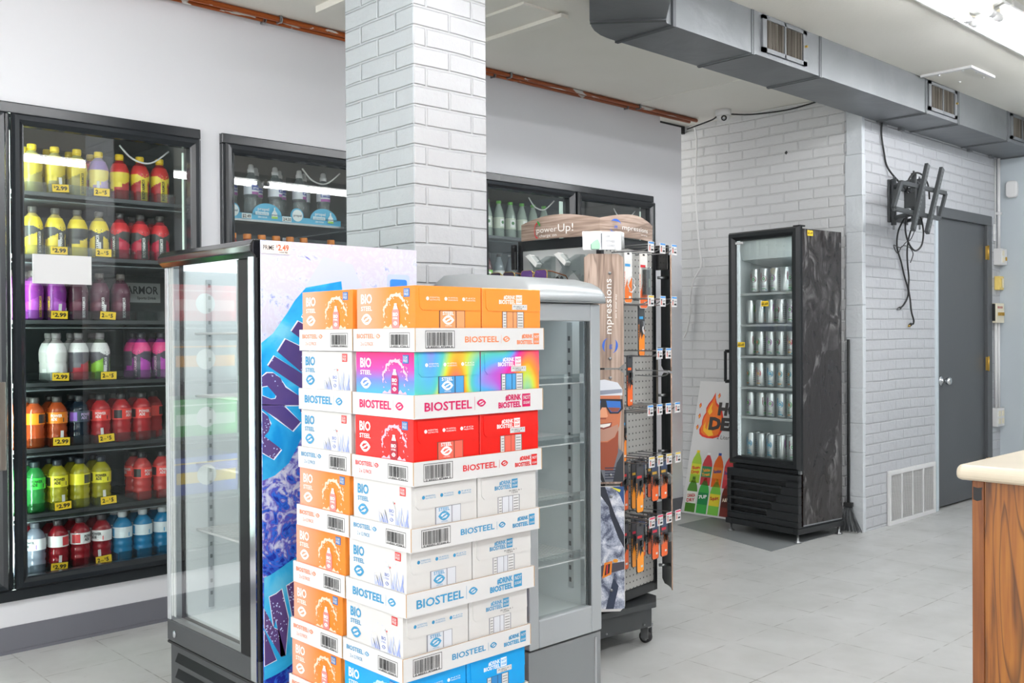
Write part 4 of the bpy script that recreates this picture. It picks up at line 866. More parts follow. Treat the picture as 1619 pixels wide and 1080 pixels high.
def tray(par, pal, variant, L, Wd):
    I = flat(PAL[pal][3], .4); b = MB(); h = .055; t = .003
    b.box((0, 0, 0), (L, Wd, t), 'card_white'); b.box((0, 0, t), (L, t, h), 'card_white'); b.box((0, Wd - t, t), (L, Wd, h), 'card_white'); b.box((0, t, t), (t, Wd - t, h), 'card_white'); b.box((L - t, t, t), (L, Wd - t, h), 'card_white')
    b.box((L - .0012, -.0008, .002), (L + .0004, .0, h - .001), 'kraft_edge'); b.box((-.0006, -.0006, .002), (.0012, .0004, h), 'kraft_edge'); b.box((0, .0005, h), (L, t - .0005, h + .0004), 'kraft_edge')
    f = Fr((0, Wd, 0), (0, -1, 0), (0, 0, 1)); g = Fr((0, 0, 0), (1, 0, 0), (0, 0, 1))
    if variant == 0:
        b.text(f, .016, .032, .0105, 'BIOSTEEL', I, width=.072, bold=.02, c=.0008); b.rect(f, .091, .030, .0918, .044, I); eye_logo(b, f, .104, .037, .009, I, 'card_white'); b.text(f, .032, .014, .009, '2 x 12 PACK', I, width=.052, bold=.0, c=.0008); barcode(b, f, .150, .010, .078, .034)
        barcode(b, g, .030, .008, .088, .040); b.text(g, .150, .021, .014, 'BIOSTEEL', I, width=.110, bold=.02, c=.0008); b.rect(g, .268, .018, .2688, .038, I); eye_logo(b, g, .286, .028, .012, I, 'card_white'); a = .322; k = .85
    else:
        b.text(f, .030, .019, .019, 'BIOSTEEL', I, width=.130, bold=.03, c=.0008); b.rect(f, .168, .015, .1688, .042, I); eye_logo(b, f, .192, .028, .016, I, 'card_white')
        b.text(g, .030, .017, .020, 'BIOSTEEL', I, width=.145, bold=.02, c=.0008); b.rect(g, .184, .012, .1848, .044, I); eye_logo(b, g, .206, .028, .015, I, 'card_white'); a = .262; k = 1.2
    b.text(g, a + .020 * k, .030, .0125 * k * .9, '#DRINK', I, width=.045 * k, bold=.04, c=.0008); b.text(g, a, .015 if k < 1 else .012, .0125 * k * .9, 'BIOSTEEL', I, width=.065 * k, bold=.04, c=.0008)
    b.rect(g, a + .068 * k, .014 if k < 1 else .011, a + .092 * k, .042 if k < 1 else .044, I); b.text(g, a + .0705 * k, .030, .008 * k, 'NOT', 'card_white', width=.019 * k, c=.0013, slant=.2); b.text(g, a + .0705 * k, .018, .006 * k, 'SUGAR', 'card_white', width=.019 * k, c=.0013, slant=.2)
    b.build('tray', par)
RS = [('orange', 0), ('rainbow', 1), ('red', 0), ('white', 0), ('white', 1), ('white', 0), ('blue', 0), ('blue', 0)]
LS = [('orange', 0), ('white', 1), ('white', 0), ('orange', 0), ('orange', 0), ('orange', 0), ('orange', 0), ('orange', 0)]
dy = [0, .005, .010, .020, .040, .055, .065, .070]
NM = {'orange': 'orange', 'rainbow': 'rainbow-coloured', 'red': 'bright red', 'white': 'white and blue', 'blue': 'bright blue'}
LV = ['topmost', 'second from the top', 'third from the top', 'fourth from the top', 'fifth from the top', 'sixth from the top', 'seventh from the top', 'lowest']
for st_, (lst, yb_, nm) in enumerate(((RS, 1.788, 'front'), (LS, 2.040, 'rear'))):
    for k, (pal, var) in enumerate(lst):
        if nm == 'rear' and k > 0: pass
        t = thing('drink_case', '%s drink case, %s in the %s stack' % (NM[pal], LV[k], nm), 'case', (1.384, yb_ + dy[k] * (1 if nm == 'front' else 1.0), 1.202 - .155 * k), 0, 'stacked drink cases')
        tray(t, pal, var, .418, .247); carton(t, .006, .207, pal, False, .233); carton(t, .211, .412, pal, True, .233)
pl = thing('pallet', 'low wooden pallet carrying the stacked drink cases', 'pallet', (1.36, 1.83, 0))
b = MB(); [b.box((0, .075 * k, .10), (.5, .075 * k + .06, .1165), 'oak_post') for k in range(8)]; b.build('deck', pl)
b = MB(); [b.box((x, 0, 0), (x + .06, .585, .10), 'oak_post') for x in (0, .22, .44)]; b.build('bearers', pl)

# ================================================================ SLIM SILVER COOLER
sc_ = thing('silver_cooler', 'slim silver glass-door cooler, almost empty, between the drink cases and the accessory rack', 'cooler', (2.078, 2.13, 0))
W_, D_ = .328, .47
b = MB(); b.box((0, .045, .27), (.014, D_, 1.345), 'silver'); b.box((W_ - .014, .045, .27), (W_, D_, 1.345), 'silver'); b.box((.014, D_ - .03, .27), (W_ - .014, D_, 1.345), 'silver'); b.box((.014, .045, 1.31), (W_ - .014, D_ - .03, 1.345), 'silver'); b.box((.014, .045, .27), (W_ - .014, D_ - .03, .34), 'silver')
b.build('cabinet', sc_, bev=.003)
b = MB(); b.box((.015, .05, .341), (.024, D_ - .031, 1.309), 'liner_white'); b.box((W_ - .024, .05, .341), (W_ - .015, D_ - .031, 1.309), 'liner_white'); b.box((.024, D_ - .042, .341), (W_ - .024, D_ - .031, 1.309), 'liner_white'); b.box((.024, .05, .341), (W_ - .024, D_ - .042, .35), 'liner_white'); b.box((.024, .05, 1.30), (W_ - .024, .12, 1.309), 'led_panel')
x = W_ - .029
for y in (.10, .36):
    b.box((x, y, .40), (x + .004, y + .02, 1.28), 'silver')
    for k in range(21): b.box((x - .001, y + .006, .42 + .04 * k), (x, y + .015, .435 + .04 * k), 'black_matte')
b.build('liner', sc_)
for z in (1.10, .905, .715, .525):
    b = MB(); b.box((.03, .055, z - .016), (W_ - .032, .058, z + .012), 'clear_plastic'); b.box((.03, .055, z - .020), (W_ - .032, .07, z - .016), 'white_plastic')
    for k in range(16): q = .034 + (W_ - .07) * k / 15; b.tube([(q, .06, z), (q, D_ - .06, z)], .0018, 'white_plastic', 5)
    b.build('shelf', sc_)
b = MB()
fz0, fz1 = .279, 1.338
b.box((-.0, -.002, fz0), (.040, .036, fz1), 'silver'); b.box((W_ - .046, -.002, fz0), (W_, .036, fz1), 'silver'); b.box((.040, -.002, fz0), (W_ - .046, .036, .365), 'silver'); b.box((.040, -.002, 1.283), (W_ - .046, .036, fz1), 'silver')
dr = b.build('door', sc_, bev=.004)
b = MB(); b.add([(.041, .01, .366), (W_ - .047, .01, .366), (W_ - .047, .01, 1.282), (.041, .01, 1.282)], [(0, 1, 2, 3)], 'door_glass'); b.build('door_glass', dr)
b = MB(); b.box((W_ - .052, .002, .366), (W_ - .047, .012, 1.282), 'charcoal'); b.box((W_ - .066, .012, .366), (W_ - .056, .03, 1.282), 'chrome'); b.build('door_gasket', dr)
b = MB()      # rounded hood
pr = [(.0, 1.340), (-.018, 1.342), (-.024, 1.356), (-.020, 1.374), (-.006, 1.392), (.025, 1.406), (.10, 1.422), (.30, 1.440), (.40, 1.438), (.462, 1.405), (D_, 1.346)]
vs = []
for xx, s in ((-.004, .0), (0.004, 1), (W_ - .012, 1), (W_ + .0, .86), (W_ + .004, .4), (W_ + .004, .0)):
    for y, z in pr: vs.append((xx, y if s > .5 else .02 + (y - .02) * .97, 1.340 + (z - 1.340) * s))
n_ = len(pr); fs = [(i * n_ + k, (i + 1) * n_ + k, (i + 1) * n_ + k + 1, i * n_ + k + 1) for i in range(5) for k in range(n_ - 1)]
b.add(vs, fs, 'silver', True); b.box((.0, .0, 1.3395), (W_, D_, 1.344), 'charcoal'); b.box((.0, -.0225, 1.3405), (W_, .0, 1.3425), 'silver_dark'); b.build('hood', sc_)
b = MB(); b.box((0, .004, .03), (W_, D_, .272), 'silver_dark'); b.box((W_ - .03, .002, .05), (W_ - .02, .004, .26), 'chrome'); b.build('base_panel', sc_, bev=.003)
for x in (.04, W_ - .04):
    for y in (.05, D_ - .05): b = MB(); b.lathe([(.018, 0), (.018, .01), (.009, .014), (.009, .031)], 'steel', (x, y, 0), 12); b.build('foot', sc_)
mat('can_green', '#2aa84a', 0.25, 0.2)
b = MB(); b.lathe([(.020, 0), (.026, .006), (.0265, .012), (.0265, .135), (.021, .148), (.021, .152)], 'can_green', n=24); c_ = Cy((0, 0, 0), .0268, .3); b.rect(c_, -.012, .04, .012, .05, 'card_white', .0003, 3); b.text(c_, -.012, .08, .012, 'TEA', 'card_white', c=.0005); b.lathe([(.021, .152), (.0205, .1535)], 'chrome', n=20)
o = b.build('tall_can'); o.location = (2.078 + .055, 2.13 + .10, .5275); tag(o, 'single tall green drink can on a low shelf of the slim silver cooler', 'can')
b = MB(); b.box((0, -.002, 0), (.03, 0, .026), flat('#24407e')); b.text(Fr((0, -.002, 0), (1, 0, 0), (0, 0, 1)), .016, .006, .014, '9', 'card_white'); o = b.build('price_card', sc_); o.location = (.034, .054, .703)

# ================================================================ ACCESSORY RACK (turned slightly against the walls)
RZ = math.radians(7.5); S_ = .2
rc = thing('accessory_rack', 'tall four-sided phone accessory display rack on casters with wood-look header boards', 'rack', (2.787 + .2 * math.cos(RZ) - .2 * math.sin(RZ), 2.46 + .2 * math.sin(RZ) + .2 * math.cos(RZ), 0), RZ)
b = MB()
for sx in (-1, 1):
    for sy in (-1, 1): b.box((sx * S_, sy * S_, .198), (sx * (S_ - .022), sy * (S_ - .022), 1.614), 'black_satin')
for z0, z1 in ((.198, .236), (1.575, 1.614)):
    b.box((-S_ + .001, -S_ + .001, z0), (S_ - .001, -S_ + .018, z1), 'black_satin'); b.box((-S_ + .001, S_ - .018, z0), (S_ - .001, S_ - .001, z1), 'black_satin'); b.box((-S_ + .001, -S_ + .018, z0), (-S_ + .018, S_ - .018, z1), 'black_satin'); b.box((S_ - .018, -S_ + .018, z0), (S_ - .001, S_ - .018, z1), 'black_satin')
b.box((-S_ + .01, -S_ + .01, 1.604), (S_ - .01, S_ - .01, 1.612), 'black_satin')
b.box((S_, -S_ - .055, 1.50), (S_ + .012, -S_ + .03, 1.60), 'black_gloss'); b.box((-S_ - .03, S_ - .005, 1.50), (-S_ - .01, S_ + .012, 1.60), 'black_gloss')
b.build('rack_frame', rc, bev=.002)
def pegf(t, b):
    tc = t.n.new('ShaderNodeTexCoord'); sp = t.n.new('ShaderNodeSeparateXYZ'); t.link(tc.outputs['Object'], sp.inputs[0])
    def d(o): f = t.math('FRACT', t.math('DIVIDE', t.math('ADD', o, 3.0), .0254)); f = t.math('SUBTRACT', f, .5); return t.math('MULTIPLY', f, f)
    r = t.math('ADD', d(t.math('ADD', sp.outputs[0], sp.outputs[1])), d(sp.outputs[2])); hole = t.math('LESS_THAN', r, .018)
    t.link(t.mix(hole, hexc('#b3b2ae'), hexc('#2b2b2b')), b.inputs['Base Color']); t.bump(hole, -0.6, .002)
mat('pegboard', '#b3b2ae', 0.45, 0.2, fn=pegf)
mat('aluminium_panel', '#b9bbba', 0.4, 0.3, fn=lambda t, b: t.bump(t.noise(t.coord(), 60, 6), 0.3, 0.002))
for nm_, a, c_, m in (('pegboard_panel', (-S_ + .022, -S_ + .006, .237), (S_ - .022, -S_ + .012, 1.574), 'pegboard'), ('pegboard_panel', (S_ - .012, -S_ + .022, .237), (S_ - .006, S_ - .022, 1.574), 'pegboard'), ('pegboard_panel', (-S_ + .022, S_ - .012, .237), (S_ - .022, S_ - .006, 1.574), 'pegboard')):
    b = MB(); b.box(a, c_, m); b.build(nm_, rc)
b = MB(); b.box((-S_ + .006, -S_ + .022, .237), (-S_ + .012, S_ - .022, 1.574), 'aluminium_panel'); f = Fr((-S_ + .006, 0, 0), (0, -1, 0), (0, 0, 1))
for z in (1.45, 1.325, 1.2):
    for a in (-.145, -.02, .0, .125): b.ell(f, a + .012, z, .010, .018, 'black_matte', .0006, 14)
b.build('aluminium_panel', rc)
for z in (1.515,):
    for y in (.085, -.055):
        b = MB(); f = Fr((-S_ + .004, y, z), (0, -1, 0), (0, 0, 1)); b.prism([(-.052, .035), (-.015, .035), (.0, .008), (.045, .03), (.07, .03), (.07, -.075), (.03, -.03), (.0, -.045), (-.03, -.08), (-.045, -.06), (-.018, -.015)], .0, .03, 'clear_plastic', f)
        b.prism([(-.054, .036), (-.034, .042), (.004, .002), (-.004, -.010)], .001, .034, flat('#e9e9e6', .3), f); b.build('glasses_holder', rc)
# header boards: two wood-look arcs meeting at the front corner
def header(x0, side, txt):
    b = MB(); N = 12; vs = []
    for k in range(N + 1):
        u = k / N; bow = .055 * math.sin(PI * u) + .004; top = 1.614 + .062 + .030 * math.sin(PI * (u * .9 + .05)) ; bot = 1.6145
        lx = -S_ + .01 + (2 * S_ - .02) * u
        for q in (0, .006):
            for z in (bot, top): vs.append((lx, -S_ - bow * .5 + .012 + q, z) if side == 0 else (-S_ - bow * .5 + .012 + q, S_ - .01 - (2 * S_ - .02) * u, z))
    fs = []
    for k in range(N): i = k * 4; j = i + 4; fs += [(i, j, j + 1, i + 1), (i + 2, i + 3, j + 3, j + 2), (i + 1, j + 1, j + 3, i + 3), (i, i + 2, j + 2, j)]
    fs += [(0, 1, 3, 2), (N * 4, N * 4 + 2, N * 4 + 3, N * 4 + 1)]
    b.add(vs, fs, 'barnwood_header'); W = flat('#f4f2ee', .4)
    class HF:
        def pt(s, a, z, c=0.0):
            u = min(max(a / (2 * S_ - .02), 0), 1); bow = .055 * math.sin(PI * u) + .004
            return Vector((-S_ + .01 + a, -S_ - bow * .5 + .012 - c, z)) if side == 0 else Vector((-S_ - bow * .5 + .012 - c, S_ - .01 - a, z))
    h = HF()
    if side == 1:
        def arcpoly(cx, cz, r0, r1, a0, a1, m):
            P_ = [(cx + r0 * .55 * math.cos(a0 + (a1 - a0) * k / 8), cz + r0 * math.sin(a0 + (a1 - a0) * k / 8)) for k in range(9)] + [(cx + r1 * .55 * math.cos(a1 - (a1 - a0) * k / 8), cz + r1 * math.sin(a1 - (a1 - a0) * k / 8)) for k in range(9)]
            b.poly(h, P_, m, .005)
        arcpoly(.100, 1.650, .032, .026, PI * .45, PI * 1.55, flat('#d8343a')); arcpoly(.100, 1.653, .034, .024, PI * .15, PI * .5, flat('#3a9a48'))
        b.text(h, .095, 1.640, .022, 'power', W, width=.105, bold=.0, c=.003); b.text(h, .205, 1.638, .030, 'Up!', W, width=.068, bold=.0, c=.003); b.text(h, .110, 1.622, .011, 'charge on', W, width=.088, bold=.0, c=.003)
    else:
        BL = flat('#2f63c8'); cx = .075; cz = 1.652
        for a0, a1 in ((PI * .12, PI * .78), (PI * 1.12, PI * 1.78)):
            P_ = [(cx + .032 * math.cos(a0 + (a1 - a0) * k / 8), cz + .030 * math.sin(a0 + (a1 - a0) * k / 8)) for k in range(9)] + [(cx + .030 * math.cos(a1 - (a1 - a0) * k / 8), cz + (.030 - .010 * math.sin(PI * k / 8)) * math.sin(a1 - (a1 - a0) * k / 8)) for k in range(9)]
            b.poly(h, P_, BL, .006)
        b.text(h, cx, 1.645, .016, 'm', BL, 'c', bold=.02, c=.006, slant=.2); b.text(h, .115, 1.644, .018, 'mpressions', W, width=.20, bold=.0, c=.003); b.text(h, .25, 1.630, .006, 'see it your way', W, width=.06, bold=0, c=.003)
    return b.build('header_board', rc)
header(0, 1, ''); header(0, 0, '')
# corner boards on stand-offs
class DF:      # a slightly bowed board facing out along a diagonal
    def __init__(s, cx, cy, dx, dy, hw, bow): s.c = Vector((cx, cy, 0)); s.d = Vector((dx, dy, 0)).normalized(); s.t = Vector((0, 0, 1)).cross(s.d); s.hw = hw; s.bow = bow
    def pt(s, a, z, c=0.0): return s.c + s.t * a + s.d * (c - s.bow * (a / s.hw) ** 2) + Vector((0, 0, z))
mat('board_edge', '#a88a78', 0.6)
def board(b, f, z0, z1, r, m, edge='board_edge', th=.005):
    hw = f.hw; N = 8; ol = []
    xs_ = [-hw + 2 * hw * k / N for k in range(N + 1)]
    def lim(a):
        q = max(0, abs(a) - (hw - r)); return r - math.sqrt(max(r * r - q * q, 0))
    for k in range(N):
        a0, a1 = xs_[k], xs_[k + 1]; P_ = [(a0, z0 + lim(a0)), (a1, z0 + lim(a1)), (a1, z1 - lim(a1)), (a0, z1 - lim(a0))]
        vs = [f.pt(p, q, 0) for p, q in P_] + [f.pt(p, q, -th) for p, q in P_]
        fs = [(0, 1, 2, 3), (7, 6, 5, 4), (0, 4, 5, 1), (3, 2, 6, 7)]; ms = [m, 'black_satin', edge, edge]
        if k == 0: fs.append((0, 3, 7, 4)); ms.append(edge)
        if k == N - 1: fs.append((1, 5, 6, 2)); ms.append(edge)
        b.add(vs, fs, ms)
def screw(b, f, a, z):
    n = 12; b.add([f.pt(a + .006 * math.cos(t), z + .006 * math.sin(t), c) for c in (.0005, .004) for t in (2 * PI * k / n for k in range(n))] + [f.pt(a, z, .006)], [(k, (k + 1) % n, n + (k + 1) % n, n + k) for k in range(n)] + [(n + k, n + (k + 1) % n, 2 * n) for k in range(n)], 'steel', True)
hw = .074; q_ = S_ + .032
f = DF(-q_ + .006, -q_ + .002, -1, -1, hw, .0002)
mir = None
b = MB(); board(b, f, 1.115, 1.540, .014, 'barnwood'); W = flat('#f4f2ee', .4); BL = flat('#2f63c8')
b.text(f, .028, 1.242, .026, 'mpressions', W, rot=PI / 2, width=.205, bold=.0, c=.0012); b.text(f, .048, 1.30, .007, 'see it your way', W, rot=PI / 2, width=.09, bold=0, c=.0012)
for a0, a1 in ((PI * .62, PI * 1.28), (PI * 1.62, PI * 2.28)):
    cx, cz = .022, 1.198
    P_ = [(cx + .030 * math.cos(a0 + (a1 - a0) * k / 8), cz + .030 * math.sin(a0 + (a1 - a0) * k / 8)) for k in range(9)] + [(cx + (.030 - .009 * math.sin(PI * k / 8)) * math.cos(a1 - (a1 - a0) * k / 8), cz + .028 * math.sin(a1 - (a1 - a0) * k / 8)) for k in range(9)]
    b.poly(f, P_, BL, .0012)
b.text(f, .030, 1.186, .016, 'm', BL, rot=PI / 2, bold=.02, c=.0014); screw(b, f, .022, 1.468); screw(b, f, .022, 1.150); b.build('corner_board', rc)
# printed portrait boards: a smiling man in a cap and blue mirror sunglasses, grey jacket with a strap
SK, SKS, SKL = flat('#c9754f'), flat('#9c4a2e'), flat('#e8a27c')
b = MB(); board(b, f, .682, 1.108, .014, 'barnwood')
def P(pts, m, c): b.poly(f, pts, m, c)
P([(-.07, .690), (.07, .690), (.07, .80), (.045, .82), (.03, .86), (-.05, .86), (-.07, .84)], flat('#6f737b'), .0006)
P([(-.045, .74), (.03, .73), (.05, .80), (.052, .88), (-.06, .88), (-.06, .79)], SKS, .0008)
P([(-.066, 1.02), (.058, 1.02), (.062, .955), (.056, .90), (.040, .858), (.010, .838), (-.026, .838), (-.052, .862), (-.066, .91)], SK, .0010)
P([(-.062, 1.0), (-.03, 1.01), (-.028, .93), (-.05, .90), (-.062, .92)], SKL, .0012)
P([(-.052, .895), (-.030, .888), (.02, .892), (.050, .905), (.052, .885), (.036, .856), (.008, .842), (-.026, .842), (-.048, .862)], flat('#b98b78'), .0012)
P([(-.034, .905), (.028, .912), (.024, .895), (-.004, .886), (-.028, .892)], flat('#7c2f28'), .0014); P([(-.030, .903), (.024, .909), (.019, .899), (-.004, .892), (-.025, .896)], flat('#f6f1ea'), .0016)
P([(-.018, .975), (.004, .975), (.012, .935), (.004, .925), (-.018, .925), (-.024, .935)], SKL, .0014); P([(-.020, .930), (.008, .930), (.004, .924), (-.016, .924)], SKS, .0016)
P([(-.070, 1.012), (.068, 1.012), (.068, 1.035), (.050, 1.060), (.0, 1.072), (-.048, 1.066), (-.070, 1.045)], flat('#dcdfe6'), .0012)
P([(-.070, 1.010), (.066, 1.022), (.066, 1.036), (-.070, 1.028)], flat('#8d93a3'), .0016)
P([(-.070, .998), (-.01, 1.000), (.068, .998), (.070, .962), (.052, .944), (.020, .944), (.006, .968), (-.010, .968), (-.022, .946), (-.052, .944), (-.070, .958)], flat('#22252e'), .0018)
P([(-.062, .992), (-.014, .993), (-.018, .966), (-.026, .952), (-.050, .950), (-.063, .962)], flat('#2f6fc4', .15), .0022); P([(.006, .993), (.060, .990), (.062, .964), (.050, .950), (.024, .950), (.010, .970)], flat('#2f6fc4', .15), .0022)
P([(-.060, .966), (-.020, .966), (-.028, .953), (-.050, .951)], flat('#8a4a3a'), .0024); P([(.012, .968), (.060, .966), (.050, .951), (.026, .951)], flat('#8a4a3a'), .0024)
P([(-.07, .690), (.0, .69), (-.036, .78), (-.07, .82)], flat('#aeb4bf'), .0014); P([(.07, .80), (.07, .690), (.03, .69), (.045, .76)], flat('#2c3038'), .0014); P([(-.056, .80), (-.03, .775), (-.0, .69), (-.012, .69), (-.044, .76)], flat('#23262c'), .0016)
for z in (.70, .71, .72, .73, .74): b.rect(f, .0, z, .042, z + .004, flat('#2c3048'), .0012)
screw(b, f, .022, 1.078); screw(b, f, .022, .715); b.build('portrait_board', rc)
b = MB(); board(b, f, .205, .674, .018, 'carton_white')
def denim(t, b_): v = t.coord(); n = t.noise(v, 16, 8, dist=1.2); n2 = t.noise(v, 200, 2); t.link(t.ramp(t.math('ADD', t.math('MULTIPLY', n, .8), t.math('MULTIPLY', n2, .2)), [(.38, hexc('#4c536a')), (.5, hexc('#a6adc0')), (.62, hexc('#e8eaf0'))]), b_.inputs['Base Color'])
mat('jacket_print', '#b9bfd0', .5, fn=denim)
for k in range(8): a0 = -.072 + .018 * k; b.rect(f, a0, .215, a0 + .018, .672, 'jacket_print', .0006)
P([(-.04, .672), (.0, .672), (.02, .56), (.05, .48), (.072, .44), (.072, .49), (.04, .56), (.01, .63)], flat('#262c3a'), .0010); P([(.030, .672), (.072, .672), (.072, .60), (.056, .64)], flat('#2b4f86'), .0010); P([(.02, .672), (.06, .66), (.055, .650)], flat('#e0d83a'), .0014)
P([(-.072, .345), (-.01, .380), (.072, .392), (.072, .362), (.0, .345), (-.072, .300)], flat('#4a4650'), .0012); P([(-.072, .37), (-.035, .39), (-.02, .36), (-.05, .35)], flat('#24262e'), .0011)
P([(-.012, .330), (.022, .345), (.026, .395), (-.004, .388)], flat('#f08a28'), .0018); P([(-.004, .340), (.015, .350), (.018, .385), (.002, .380)], flat('#2a1f24'), .0020); P([(.002, .345), (.008, .348), (.010, .382), (.005, .381)], flat('#d83a3a'), .0022); b.ell(f, .038, .395, .010, .007, flat('#f0a030'), .0018)
P([(.0, .215), (.03, .215), (.05, .30), (.03, .33)], flat('#2c3850'), .0010)
screw(b, f, .022, .635); screw(b, f, .022, .285); b.build('portrait_board', rc)
# far corner boards seen edge-on
g = DF(q_ + .012, -q_ - .005, 1, -1, .075, .012)
for z0, z1 in ((1.09, 1.56), (.672, 1.08), (.205, .662)):
    b = MB(); board(b, g, z0, z1, .018, 'barnwood')
    for z in (z0 + .09, z1 - .09): b.tube([g.pt(0, z, -.006), g.pt(0, z, -.05)], .006, 'steel', 10)
    b.build('corner_board', rc)
g2 = DF(-q_ + .005, q_ - .005, -1, 1, .06, .010)
for z0, z1 in ((1.30, 1.47), (.8, 1.2)):
    b = MB(); board(b, g2, z0, z1, .018, 'barnwood'); b.tube([g2.pt(0, z0 + .08, -.006), g2.pt(0, z0 + .08, -.05)], .006, 'steel', 10); b.build('corner_board', rc)
for z in (1.468, 1.15, 1.078, .715, .635, .285):
    b = MB(); b.tube([f.pt(.0, z, -.006), f.pt(.0, z, -.05)], .006, 'steel', 10); b.build('stand_off', rc)
# tilted mirror above the front board
mat('mirror', '#c9ccce', .12, 1.0)
b = MB(); fm = DF(-q_ - .005, -q_ - .005, -1, -1, .074, .004)
vs = [fm.pt(a, z, c + (1.61 - z) * .12) for a, z in ((-.078, 1.553), (.066, 1.553), (.066, 1.622), (-.078, 1.622)) for c in (.0,)]
b.add(vs, [(0, 1, 2, 3), (3, 2, 1, 0)], 'mirror')
e1 = [fm.pt(.066, 1.553, .007), fm.pt(.080, 1.556, .0), fm.pt(.080, 1.619, -.008), fm.pt(.066, 1.622, -.001)]; b.add(e1, [(0, 1, 2, 3), (3, 2, 1, 0)], 'chrome')
b.poly(fm, [(-.048, 1.556), (-.016, 1.556), (-.014, 1.575), (-.022, 1.592), (-.034, 1.590), (-.048, 1.578)], flat('#9fc8b0'), .010); b.rect(fm, -.008, 1.554, .042, 1.621, flat('#d9dadc'), .009)
b.text(fm, .004, 1.600, .008, 'USE', flat('#8f9296'), c=.011, bold=0, rot=-.05); b.text(fm, .006, 1.582, .008, 'OTHER', flat('#8f9296'), c=.011, bold=0, rot=-.08); b.text(fm, .01, 1.565, .008, 'CORD', flat('#8f9296'), c=.011, bold=0, rot=-.05)
b.build('mirror', rc)
# base
b = MB(); o_ = .225; cth = .07; pts = [(-o_, -o_ + cth), (-o_ + cth, -o_), (o_ - cth, -o_), (o_, -o_ + cth), (o_, o_ - cth), (o_ - cth, o_), (-o_ + cth, o_), (-o_, o_ - cth)]
base_rz = math.radians(-14)
b.prism(pts, .155, .178, 'charcoal'); b.prism([(x * .93, y * .93) for x, y in pts], .078, .155, 'charcoal'); b.lathe([(.05, .178), (.05, .199)], 'black_matte', n=16)
for x, y in ((.18, -.10), (.18, .1), (-.1, -.212), (.1, -.212)): b.box((x - .004, y - .004, .09), (x + .004, y + .004, .098), 'steel')
bo = b.build('base', rc, bev=.003); bo.rotation_euler = (0, 0, base_rz)
for x, y in ((.16, -.16), (.16, .16), (-.16, -.16), (-.16, .16)):
    x, y = x * math.cos(base_rz) - y * math.sin(base_rz), x * math.sin(base_rz) + y * math.cos(base_rz)
    b = MB(); b.tube([(x - .012, y, .024), (x + .012, y, .024)], .024, 'rubber', 18); b.tube([(x - .013, y, .024), (x + .013, y, .024)], .015, 'steel', 14); b.box((x - .017, y - .02, .02), (x - .014, y + .014, .066), 'steel'); b.box((x + .014, y - .02, .02), (x + .017, y + .014, .066), 'steel'); b.box((x - .02, y - .022, .064), (x + .02, y + .022, .0775), 'steel'); b.build('caster', rc)
# hooks with price tags on the pegboard facing the counter
yP = -S_ + .005
def hook(x, z, L, tagc, tip=True):
    b = MB(); b.tube([(x - .012, yP, z + .012), (x - .012, yP - L * .9, z + .012), (x - .012, yP - L, z + .012)], .0018, 'steel', 6)
    b.tube([(x - .012, yP, z + .012), (x - .012, yP - .012, z + .012), (x + .012, yP - .012, z + .012), (x + .012, yP, z + .012)], .0018, 'steel', 6)
    b.tube(smooth_path([(x, yP, z - .008), (x, yP - L * .6, z - .010), (x, yP - L * .85, z - .006), (x, yP - L * .97, z + .010)], 4), .0024, 'steel', 6); h = b.build('peg_hook', rc)
    if tagc:
        b = MB(); y = yP - L - .003; b.box((x - .026, y, z - .018), (x + .014, y + .0015, z + .022), 'white_plastic'); ff = Fr((x - .026, y, z - .018), (1, 0, 0), (0, 0, 1)); b.rect(ff, .002, .032, .038, .038, flat(tagc), .0005); b.rect(ff, .006, .006, .012, .026, flat('#c4452e'), .0005); b.rect(ff, .006, .022, .012, .028, 'ink', .0008); b.text(ff, .018, .018, .006, '12.99', 'ink', width=.017, c=.0006); b.rect(ff, .018, .006, .035, .013, 'ink', .0005); b.build('price_tag', h)
BLU, YEL, RED_ = '#3c8fd8', '#d8b840', '#e02f5a'
hx = {1.562: (.076, .160, .246), 1.362: (.074, .159, .244), 1.165: (.134, .199), .955: (.066, .132, .197, .265), .762: (.074, .135, .200, .268), .538: (.073, .132, .198, .266)}
for z, xs_ in hx.items():
    for i, x in enumerate(xs_): hook(x - S_ + .006, z, .175, BLU if z > .9 and not (z == 1.362 and i == 0) else YEL if z > .7 else RED_)
hook(.262 - S_, 1.085, .15, None)
